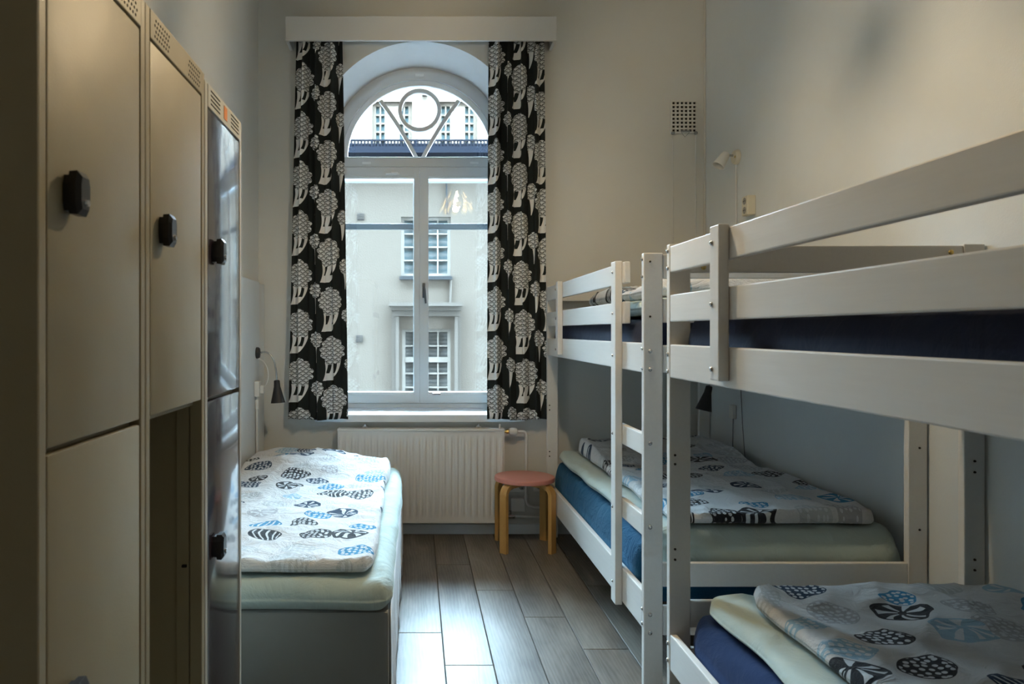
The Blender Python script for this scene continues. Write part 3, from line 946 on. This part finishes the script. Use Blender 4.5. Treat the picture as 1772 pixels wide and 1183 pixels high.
# ------------------------------------------------------------------ left bed
lb = thing('divan_bed', (-.54, 3.5, 0), 'low grey upholstered single bed along the left wall behind the lockers', 'bed')
MB().bbox(-.985, -.090, 2.472, 4.553, .030, .402, .016).build('base', M['bed_grey'], lb, 40)
for x in (-.93, -.15):
    for y in (2.56, 4.46):
        MB().lathe([(.022, 0), (.028, .030)], (x, y, 0), 'Z', 14).build('leg', M['black'], lb, 40)
# pale valance hanging along the aisle side
val_ = MB()
nv = 120
for j in range(7):
    for i in range(nv + 1):
        y = 2.49 + (4.55 - 2.49) * i / nv
        tz = j / 6
        val_.v.append((-.085 + .008 * tz * math.sin(y * 26) * math.sin(y * 7 + 1) + .006 * tz, y, .402 - .388 * tz))
for j in range(6):
    for i in range(nv):
        q = j * (nv + 1) + i; val_.f.append((q, q + 1, q + nv + 2, q + nv + 1))
vo = val_.build('valance', M['white_sheet'], lb, 'all')
vo.modifiers.new('thickness', 'SOLIDIFY').thickness = .003
tp = pad('mattress_topper', -.992, -.080, 2.452, 4.56, lambda x, y: .407 - .006 * sstep(2.65, 2.45, y), .095, .05, M['mint'], wr=.006, wob=.018, seed=3.1, round_c=.08)
tag(tp, 'pale mint sheeted mattress topper on the low left bed', 'mattress')
dv = pad('duvet', -.985, -.155, 2.515, 4.50, lambda x, y: 0.511, .045, .028, M['duvet'], wr=.009, nx=90, ny=160, wob=.028, seed=8.2, round_c=.07,
         top=lambda x, y: .075 * sstep(3.75, 4.2, y) * (1 - .7 * sstep(-.60, -.16, x)) * (1 - .35 * sstep(-.75, -.98, x)), uvo=(0.03, 0.02))
tag(dv, 'white duvet with blue and black pebble print on the low left bed', 'duvet', 'pebble print duvets')

# painted panel on the left wall behind the bed
t = thing('wall_panel', (-1.02, 3.6, 0.0), 'pale painted panel on the left wall behind the low bed', 'panel')
MB().bbox(-1.044, -1.000, 2.30, 4.72, .07, 1.655, .004).build('board', M['wall_right'], t)
MB().bbox(-1.044, -1.002, 4.722, 4.88, .07, 1.648, .003).build('end_strip', M['wall'], t)

# left bed lamp
def cone_lamp(name, base, axis, pts, tip, direction, label, group=None):
    t = thing(name, base, label, 'lamp', group)
    bx_, by_, bz_ = base
    s = 1 if axis > 0 else -1
    MB().lathe([(.036, bx_), (.036, bx_ + s * .012), (.030, bx_ + s * .020), (.010, bx_ + s * .024)], (0, by_, bz_), 'X', 24).build('base_plate', M['black_paint'], t, 40)
    MB().tube(pts, .0055, 8).build('gooseneck', M['chrome'], t, 60)
    tip = Vector(tip); d = Vector(direction).normalized()
    up_ = Vector((0, 1, 0)); n1 = d.cross(up_).normalized(); n2 = d.cross(n1)
    mb = MB(); prof = [(.013, 0), (.018, .004), (.020, .04), (.045, .142), (.042, .142), (.017, .04), (.012, .01)]
    n = 24; vs = []; fs = []
    for r, h in prof:
        for k in range(n):
            a = 2 * PI * k / n
            vs.append(tip + d * h + (n1 * math.cos(a) + n2 * math.sin(a)) * r)
    for i in range(len(prof) - 1):
        for k in range(n):
            a = i * n + k; b_ = i * n + (k + 1) % n; fs.append((a, b_, b_ + n, a + n))
    fs.append(tuple(range(n)))
    mb.add(vs, fs).build('shade', M['black_paint'], t, 40)
    return t
def qcurve(p0, p1, p2, p3, n=14):
    p0, p1, p2, p3 = map(Vector, (p0, p1, p2, p3))
    return [p0 * (1 - t) ** 3 + p1 * 3 * t * (1 - t) ** 2 + p2 * 3 * t * t * (1 - t) + p3 * t ** 3 for t in [k / n for k in range(n + 1)]]
lamp_l = cone_lamp('bed_lamp', (-.999, 4.63, 1.205), 1, qcurve((-.976, 4.63, 1.205), (-.90, 4.63, 1.235), (-.875, 4.63, 1.14), (-.872, 4.63, 1.035)), (-.872, 4.63, 1.035), (.06, -.02, -1),
                   'black cone bed lamp on gooseneck beside the left curtain')
MB().tube(qcurve((-.99, 4.63, 1.17), (-.90, 4.60, 1.15), (-.90, 4.60, .99), (-.972, 4.60, .985)), .0035, 6).build('cord', M['cable_white'], lamp_l, 60)
t = thing('wall_socket', (-.999, 4.60, 1.0), 'white socket box with plugs on the left wall under the bed lamp', 'socket')
MB().bbox(-.999, -.968, 4.565, 4.625, .935, 1.03, .004).build('cover', M['white_plastic'], t)
MB().bbox(-.967, -.945, 4.580, 4.612, .955, 1.005, .004).build('plug', M['white_plastic'], t)
MB().bbox(-.999, -.978, 4.588, 4.612, .855, .915, .003).build('cable_clip', M['white_plastic'], t)
MB().tube([(-.990, 4.60, .934), (-.990, 4.60, .56)], .008, 8).build('conduit', M['pipe'], t, 60)

# ------------------------------------------------------------------ bunk beds
FX0, FX1, RX0, RX1 = .850, .921, 1.838, 1.908
bolt_mesh = None
def bolt_at(parent, p, axis, mat='chrome', r=.0085):
    """dome bolt head; axis 'X' faces the aisle, 'Y' faces the room"""
    key = (axis, mat, r)
    if key in bolt_cache:
        return copy_part(bolt_cache[key], 'bolt', p, parent)
    pr = [(r, 0), (r, -.0015), (r * .75, -.0045), (r * .3, -.006)]
    o = MB().lathe(pr, (0, 0, 0), axis, 12).build('bolt', M[mat], None, 40)
    o.parent = parent; o.location = Vector(p) - world_loc(parent)
    bolt_cache[key] = o
    return o
bolt_cache = {}
def bunk(y_n, y_f, label, low, ladder, cleats, rails_from):
    """y_n, y_f: front faces of the near and far posts; low: z range of the lower side board"""
    t = thing('bunk_bed', ((FX0 + RX1) / 2, (y_n + y_f) / 2, 0), label, 'bunk bed')
    W = M['white_wood']
    zt = 1.633
    PT = .030
    for (x0, x1) in ((FX0, FX1), (RX0, RX1)):
        for y in (y_n, y_f):
            MB().bbox(x0, x1, y, y + PT, 0.001, zt, .004).build('post', W, t)
    ya, yb = y_n + PT + .0005, y_f - .0005
    T = .024
    def rail(z0, z1, a, b_, x=FX0 + .001, nm='rail'):
        return MB().bbox(x, x + T, a, b_, z0, z1, .004).build(nm, W, t)
    rail(1.537, 1.625, max(ya, rails_from[0]), min(yb, rails_from[1]), nm='guard_rail')
    rail(1.372, 1.462, max(ya, rails_from[0]), min(yb, rails_from[1]), nm='guard_rail')
    rail(1.185, 1.296, ya, yb, nm='side_board')
    low_board = rail(low[0], low[1], ya, yb, nm='side_board')
    for z0, z1 in ((1.185, 1.296), low):
        rail(z0, z1, ya, yb, x=RX1 - T - .001, nm='side_board')
    for y in (y_n + .003, y_f + .003):
        for z0, z1 in ((1.537, 1.628), (1.372, 1.463), (1.185, 1.288), (.385, .474) if low[1] > .33 else (.345, .434), (low[0] - .02, low[1] - .05)):
            MB().bbox(FX1 + .0005, RX0 - .0005, y, y + .024, z0, z1, .004).build('end_board', W, t)
    # slatted bases
    for zb_ in (1.186, low[0] + .01):
        n = 11
        for k in range(n):
            y = ya + .06 + (yb - ya - .18) * k / (n - 1)
            MB().box(FX0 + T + .002, RX1 - T - .002, y, y + .06, zb_ + .004, zb_ + .020).build('slat', W, t)
    for y in cleats:
        MB().bbox(FX0 - .029, FX0 + .0005, y, y + .062, 1.204, 1.632, .004).build('cleat', W, t)
        for z in (1.585, 1.415, 1.235):
            bolt_at(t, (FX0 - .0295, y + .045, z), 'X', 'chrome', .0075)
    if ladder:
        MB().bbox(FX0 - .029, FX0 + .0005, ladder, ladder + .068, .212, 1.630, .004).build('ladder_post', W, t)
        for z0, z1 in ((.572, .650), (.875, .955)):
            MB().bbox(FX0 + .001, FX0 + .025, ya, ladder + .066, z0, z1, .004).build('ladder_rung', W, t)
        for z in (1.585, 1.415, 1.24, .915, .61, .30):
            bolt_at(t, (FX0 - .0295, ladder + .035, z), 'X', 'chrome', .006)
    return t, low_board
fb, fb_low = bunk(2.76, 4.80, 'white wooden bunk bed at the window end, with ladder', (.224, .363), 3.05, (4.292,), (3.018, 9))
nb, nb_low = bunk(.42, 2.48, 'white wooden bunk bed nearest the camera along the right wall', (.205, .325), None, (2.008,), (-9, 9))
# bolt heads and drill holes on the posts
for z, m_ in ((1.600, 'dark'), (1.395, 'dark'), (1.266, 'chrome'), (1.198, 'chrome'), (.922, 'chrome'), (.609, 'chrome'), (.283, 'chrome'), (.215, 'chrome')):
    bolt_at(fb, (.873, 2.7595, z), 'Y', m_, .0085 if m_ == 'chrome' else .004)
for z in (1.61, 1.545, 1.275, 1.20, .30, .245):
    bolt_at(fb, (FX0 - .0005, 2.775, z), 'X', 'chrome', .0065)
for z in (1.610, 1.552, 1.262, 1.205, .290, .232):
    bolt_at(nb, (FX0 - .0005, 2.495, z), 'X', 'chrome', .0075)
for z in (.925, .895, .610, .575):
    bolt_at(nb, (.868, 2.4795, z), 'Y', 'dark', .0042)
for z in (.905, .868, .575, .540):
    bolt_at(nb, (1.872, 2.4795, z), 'Y', 'dark', .0042)
for z in (.905, .600):
    bolt_at(fb, (1.878, 2.7595, z), 'Y', 'dark', .0042)
for z in (.86, .83, .56, .53):
    bolt_at(fb, (.866, 4.7995, z), 'Y', 'dark', .0042)
bolt_at(nb, (1.795, 2.4825, 1.605), 'Y', 'brass', .009)
bolt_at(nb, (.965, 2.4825, 1.555), 'Y', 'brass', .009)
# hand-painted 4 on the side board beside the ladder
n4 = MB()
X4 = FX0 + .0004
n4.tube([(X4, 3.155, .338), (X4, 3.185, .302), (X4, 3.140, .302)], .0016, 5).tube([(X4, 3.150, .325), (X4, 3.150, .268)], .0016, 5)
n4.build('painted_number', M['dark'], fb_low)

# bedding of the far bunk
q = pad('mattress', .884, 1.872, 2.93, 4.78, .256, .238, .05, M['teal'], wr=.010, nx=60, ny=150, wob=.014, seed=1.3, round_c=.07)
tag(q, 'teal blue sheeted mattress on the lower far bunk beside the stool', 'mattress')
q = pad('mattress_topper', .905, 1.868, 2.815, 4.765, lambda x, y: .520 - .092 * sstep(2.95, 2.84, y), .048, .036, M['mint'], wr=.006, wob=.022, seed=5.5, round_c=.09,
        top=lambda x, y: .045 * sstep(2.95, 2.84, y))
tag(q, 'pale mint sheeted topper on the lower far bunk', 'mattress')
q = pad('duvet', 1.005, 1.815, 2.905, 4.62, lambda x, y: .580, .042, .024, M['duvet'], wr=.009, nx=90, ny=150, wob=.030, seed=2.7, round_c=.06,
        top=lambda x, y: .05 * sstep(3.9, 4.4, y) + .018 * sstep(1.1, 1.7, x), uvo=(.4, .33))
tag(q, 'white duvet with pebble print on the lower far bunk', 'duvet', 'pebble print duvets')
q = pad('mattress', .884, 1.872, 2.80, 4.78, 1.212, .175, .05, M['navy'], wr=.006, nx=50, ny=90, wob=.006, seed=6.3)
tag(q, 'navy sheeted mattress on the upper far bunk', 'mattress')
q = pad('mattress_topper', .915, 1.865, 2.83, 4.45, 1.404, .062, .036, M['mint'], wr=.006, wob=.012, seed=4.4, round_c=.08)
tag(q, 'pale mint sheeted topper on the upper far bunk', 'mattress')
q = pad('duvet', .96, 1.80, 2.88, 4.15, 1.478, .062, .03, M['duvet'], wr=.008, nx=60, ny=90, wob=.016, seed=9.1, top=lambda x, y: .02 * math.sin(y * 7), uvo=(.9, .6))
tag(q, 'folded pebble print duvet on the upper far bunk', 'duvet', 'pebble print duvets')
# bedding of the near bunk
q = pad('mattress', .884, 1.872, .47, 2.455, .238, .185, .05, M['navy_blue'], wr=.005, nx=50, ny=90, wob=.010, seed=7.7, round_c=.10)
tag(q, 'dark blue sheeted mattress on the lower near bunk', 'mattress')
q = pad('mattress_topper', .930, 1.885, .50, 2.445, .437, .048, .040, M['mint'], wr=.006, wob=.026, seed=11.5, round_c=.12)
tag(q, 'pale mint sheeted topper on the lower near bunk', 'mattress')
q = pad('duvet', 1.030, 1.84, .52, 2.335, lambda x, y: .496, .040, .024, M['duvet'], wr=.009, nx=90, ny=160, wob=.030, seed=12.2, round_c=.10,
        top=lambda x, y: .012 * sstep(1.1, 1.6, x), uvo=(1.3, .17))
tag(q, 'white duvet with pebble print on the lower near bunk in front', 'duvet', 'pebble print duvets')
q = pad('mattress', .884, 1.872, .47, 2.455, 1.212, .175, .05, M['navy'], wr=.006, nx=50, ny=90, wob=.006, seed=14.3)
tag(q, 'dark navy sheeted mattress on the upper near bunk behind the rails', 'mattress')

def rw(px, py, X=XR):
    """depth and height of a picture point on the plane x = X"""
    D = X * 1280 / (px - 720); return D, EYE - (py - 573) * D / 1280

# lamp fixed to the right wall above the lower far bunk
lx_, ly_, lz_ = 1.665, 4.20, 1.030
lamp_r = cone_lamp('bed_lamp', (XR - .001, 4.20, 1.10), -1, qcurve((XR - .024, 4.20, 1.10), (1.80, 4.20, 1.16), (1.70, 4.20, 1.16), (lx_, ly_, lz_)), (lx_, ly_, lz_), (-.26, -.05, -1),
                   'black cone bed lamp on the right wall above the lower far bunk')
D, z = rw(1271, 712)
t = thing('wall_socket', (XR - .001, D, z), 'small white switch box on the right wall above the lower far bunk', 'socket')
MB().bbox(XR - .022, XR - .001, D - .03, D + .03, z - .04, z + .04, .003).build('cover', M['white_plastic'], t)
MB().tube([(XR - .008, D, z - .041), (XR - .007, D + .01, z - .2), (XR - .008, D - .01, .60)], .003, 6).build('cord', M['cable_grey'], t, 60)
MB().tube([(XR - .008, D - .10, z + .2), (XR - .006, D - .12, z - .05), (XR - .008, D - .16, .60)], .002, 6).build('cord', M['cable_grey'], t, 60)

# white spot lamp high on the right wall
D, z = rw(1277, 272)
t = thing('wall_spotlight', (XR - .001, D, z), 'small white wall spotlight high on the right wall above the bunks', 'lamp')
MB().lathe([(.045, XR - .001), (.045, XR - .010), (.038, XR - .026), (.015, XR - .030)], (0, D, z), 'X', 24).build('base_plate', M['cream_plastic'], t, 40)
MB().tube([(XR - .028, D, z + .01), (XR - .075, D - .004, z + .012)], .007, 10).build('joint', M['chrome'], t, 60)
d = Vector((-.55, -.05, -.83)).normalized(); tip = Vector((XR - .070, D - .004, z + .022)); mbs = MB()
n1 = d.cross(Vector((0, 1, 0))).normalized(); n2 = d.cross(n1); vs = []; fs = []
prof = [(.006, -.004), (.020, 0), (.026, .02), (.037, .092), (.034, .092), (.022, .02)]
for r, h in prof:
    for k in range(20):
        a = 2 * PI * k / 20; vs.append(tip + d * h + (n1 * math.cos(a) + n2 * math.sin(a)) * r)
for i in range(len(prof) - 1):
    for k in range(20):
        a = i * 20 + k; b_ = i * 20 + (k + 1) % 20; fs.append((a, b_, b_ + 20, a + 20))
fs.append(tuple(range(20))); fs.append(tuple(100 + k for k in range(20)))
mbs.add(vs, fs).build('shade', M['white_plastic'], t, 40)
MB().tube([(XR - .012, D, z - .04), (XR - .006, D + .01, z - .25), (XR - .006, D + .005, 1.66)], .003, 6).build('cord', M['cable_white'], t, 60)
MB().lathe([(.008, XR - .030), (.006, XR - .033)], (0, D - .03, z - .004), 'X', 10).build('screw', M['brass'], t)
# socket adaptor
D, z = rw(1303, 356)
t = thing('wall_socket', (XR - .001, D, z), 'cream surface socket box on the right wall behind the top rail', 'socket')
MB().bbox(XR - .048, XR - .001, D - .038, D + .038, z - .055, z + .055, .005).build('cover', M['cream_plastic'], t)
for dz in (-.026, .026):
    w_ = MB().lathe([(.020, XR - .0485), (.020, XR - .050), (.015, XR - .0505)], (0, D, z + dz), 'X', 16).build('socket_well', M['grey_plastic'], t, 40)
    MB().lathe([(.004, XR - .0507), (.004, XR - .0512)], (0, D - .009, z + dz), 'X', 8).build('pin_hole', M['dark'], w_)
    MB().lathe([(.004, XR - .0507), (.004, XR - .0512)], (0, D + .009, z + dz), 'X', 8).build('pin_hole', M['dark'], w_)

# ventilation grille on the window wall
gx0, gx1 = (1161 - 720) / 261.2, (1204 - 720) / 261.2
gz1, gz0 = EYE + (573 - 176) / 261.2, EYE + (573 - 230) / 261.2
t = thing('ventilation_grille', ((gx0 + gx1) / 2, 4.899, gz0), 'square perforated ventilation grille with pull cords high on the window wall', 'vent')
MB().box(gx0 + .004, gx1 - .004, 4.896, 4.899, gz0 + .004, gz1 - .004).build('duct_opening', M['dark'], t)
nxg, nzg = 6, 8
gp = MB(); px_ = (gx1 - gx0) / nxg; pz_ = (gz1 - gz0) / nzg; bw = px_ * .36
for k in range(nxg + 1):
    x = gx0 + k * px_; gp.box(x - bw / 2, x + bw / 2, 4.885, 4.8955, gz0 - bw / 2, gz1 + bw / 2)
for k in range(nzg + 1):
    z = gz0 + k * pz_
    for i in range(nxg):
        gp.box(gx0 + i * px_ + bw / 2, gx0 + (i + 1) * px_ - bw / 2, 4.8852, 4.8953, z - bw / 2, z + bw / 2)
gp.build('grille_plate', M['wall'], t)
for x in (gx0 + .006, gx1 - .008):
    MB().lathe([(.012, 4.884), (.012, 4.874), (.006, 4.870)], (x, 0, gz0 - .006), 'Y', 10).build('pulley', M['cable_grey'], t, 40)
    MB().tube([(x, 4.880, gz0 - .012), (x + .001, 4.885, 1.3)], .0022, 6).build('pull_cord', M['cable_white'], t, 60)
MB().tube([(gx0 + .065, 4.882, gz0 - .004), (gx0 + .085, 4.880, gz0 - .032), (gx0 + .115, 4.882, gz0 - .002)], .002, 6).bbox(gx0 + .06, gx0 + .12, 4.876, 4.884, gz0, gz0 + .012, .002).build('shutter_lever', M['cable_grey'], t)

# ------------------------------------------------------------------ lockers
LX = -.500
def locker(y0, y1, zt, body, dmat, label, lower_open=False, sticker=False, holes='dots'):
    t = thing('locker', ((XL + LX) / 2, (y0 + y1) / 2, 0), label, 'locker')
    e = .0012; y0 += e; y1 -= e
    xb, xf = XL + .004, LX - .001
    th = .012
    c = MB()
    c.box(xb, xf, y0, y0 + th, .02, zt).box(xb, xf, y1 - th, y1, .02, zt).box(xb, xb + .006, y0 + th, y1 - th, .02, zt)
    c.box(xb + .006, xf, y0 + th, y1 - th, zt - .012, zt).box(xb + .006, xf - .02, y0 + th, y1 - th, 1.168, 1.176).box(xb + .006, xf - .02, y0 + th, y1 - th, .06, .07)
    c.build('carcass', body, t)
    # front stiles
    MB().bbox(xf - .028, xf + .001, y0 + .0005, y0 + .022, .02, zt - .001, .003).build('stile', body, t)
    MB().bbox(xf - .028, xf + .001, y1 - .022, y1 - .0005, .02, zt - .001, .003).build('stile', body, t)
    # top band
    bz0, bz1 = zt - .056, zt - .0005
    bd = MB().bbox(xf - .020, xf + .002, y0 + .023, y1 - .023, bz0, bz1, .002).build('top_band', body, t)
    hm = MB()
    for (a, nn) in ((y0 + .045, 7), (y1 - .125, 7)):
        if holes == 'dots':
            for i in range(nn):
                for k in range(4):
                    hm.lathe([(.0028, xf + .0022), (.0028, xf + .0026)], (0, a + i * .0125 + (k % 2) * .006, bz0 + .011 + k * .0105), 'X', 6)
        else:
            for k in range(4):
                hm.box(xf + .0022, xf + .0026, a, a + .085, bz0 + .011 + k * .0105, bz0 + .0145 + k * .0105)
    tag(hm.build('perforations', M['dark'], bd), kind='stuff')
    if sticker:
        MB().box(xf + .0022, xf + .003, (y0 + y1) / 2 - .016, (y0 + y1) / 2 + .016, bz0 + .012, bz0 + .046).build('sticker', M['sticker'], bd)
    # doors
    def door(z0, z1, kz):
        ya, yb = y0 + .026, y1 - .026
        nx_, nz_ = 24, 60
        dd = MB().bbox(xf - .018, xf + .0005, ya, yb, z0, z1, .004)
        d_ = dd.build('door', dmat, t, 40)
        ky = ya + .058
        # pull-lock: back plate, body and hex-like oval cap, padlock hasp
        k_ = MB()
        prof = [(-.019, -.041), (.019, -.041), (.026, -.020), (.026, .020), (.019, .041), (-.019, .041), (-.026, .020), (-.026, -.020)]
        for (xa, xb_, s0, s1) in ((xf + .001, xf + .009, .62, .62), (xf + .0095, xf + .021, .74, .76), (xf + .021, xf + .027, .76, .55)):
            n = len(prof)
            vs = [(xa, ky + p[0] * s0, kz + p[1] * s0) for p in prof] + [(xb_, ky + p[0] * s1, kz + p[1] * s1) for p in prof]
            k_.add(vs, [tuple(range(n))[::-1], tuple(range(n, 2 * n))] + [(i, (i + 1) % n, n + (i + 1) % n, n + i) for i in range(n)])
        lk = k_.build('lock_knob', M['black'], d_)
        MB().lathe([(.006, xf + .0262), (.005, xf + .030)], (0, ky + .003, kz - .013), 'X', 10).build('key_cylinder', M['chrome'], lk, 40)
        return d_
    door(1.180, bz0 - .004, 1.537)
    if not lower_open:
        door(.075, 1.171, .808)
    else:
        # door swung fully open is absent: show the hinge stile and a shelf edge
        MB().bbox(xf - .060, xf - .030, y1 - .020, y1 - .0125, .07, 1.165, .002).build('hinge_strip', body, t)
        MB().bbox(xf - .045, xf - .034, y1 - .028, y1 - .021, .790, .796, .001).build('strike_slot', M['dark'], t)
    MB().bbox(xb + .03, xf - .02, y0 + .02, y1 - .02, .0, .019, .002).build('plinth', M['black'], t)
    return t
locker(.977, 1.367, 1.948, M['locker'], M['locker'], 'beige metal locker nearest the camera with two closed doors')
locker(1.367, 1.750, 1.948, M['locker'], M['locker'], 'beige metal locker with open empty lower compartment, between the other lockers', lower_open=True)
locker(1.752, 2.120, 1.936, M['locker_white'], M['locker_dark'], 'cream metal locker with dark aubergine doors next to the low bed', sticker=True, holes='slots')

# ------------------------------------------------------------------ pendant lamp (seen mirrored in the window)
PX, PY, PZ = .432, 2.62, 2.705
pen = thing('pendant_lamp', (PX, PY, PZ), 'leafed brass pendant lamp hanging from the ceiling, mirrored in the window pane', 'lamp')
MB().tube([(PX, PY, ZC), (PX, PY, PZ + .14)], .004, 8).build('cord', M['cable_white'], pen, 60)
MB().lathe([(.05, ZC), (.05, ZC - .012), (.02, ZC - .04)], (PX, PY, 0), 'Z', 20).build('ceiling_rose', M['white_plastic'], pen, 40)
leaf_mat = plain('brushed_brass_leaf', (0.86, 0.72, 0.45), 0.3, 0.6)
def leaf_mesh(w, l):
    mb = MB(); n = 6
    for j in range(n + 1):
        t_ = j / n
        ww = w * (1 - abs(2 * t_ - .9) ** 2.2 * .75) * (1 - .9 * sstep(.75, 1.0, t_))
        for i in (-1, 0, 1):
            mb.v.append((t_ * l * .55 + .010 * abs(i), ww * .5 * i, -t_ * l * .72))
    for j in range(n):
        for i in range(2):
            q_ = j * 3 + i; mb.f.append((q_, q_ + 1, q_ + 4, q_ + 3))
    return mb
first = {}
for tier, (r0, zz, cnt, w, l) in enumerate(((.040, .14, 6, .060, .10), (.080, .095, 8, .065, .10), (.115, .045, 9, .070, .10), (.135, -.010, 10, .072, .10))):
    for k in range(cnt):
        a = 2 * PI * (k + .5 * (tier % 2)) / cnt
        if tier not in first:
            o = leaf_mesh(w, l).build('leaf', leaf_mat, None, 'all')
            o.modifiers.new('thickness', 'SOLIDIFY').thickness = .0012
            first[tier] = o
        else:
            o = first[tier].copy(); COL.objects.link(o)
        o.parent = pen
        o.location = (r0 * math.cos(a), r0 * math.sin(a), zz)
        o.rotation_euler = (0, 0, a)
bm_, nt_, b_ = new_mat('warm_bulb')
b_.inputs['Emission Color'].default_value = (*LAMP_COL, 1); b_.inputs['Emission Strength'].default_value = 20.0
b_.inputs['Base Color'].default_value = (1, .9, .75, 1)
MB().lathe([(.004, -.015), (.020, -.008), (.028, .015), (.025, .045), (.014, .07), (.013, .10)], (PX, PY, PZ + .03), 'Z', 20).build('bulb', bm_, pen, 'all')
ld = bpy.data.lights.new('pendant_light', 'POINT'); ld.energy = LAMP_W; ld.color = LAMP_COL; ld.shadow_soft_size = .035
lo = bpy.data.objects.new('pendant_light', ld); COL.objects.link(lo); lo.parent = pen; lo.location = (0, 0, -.03)
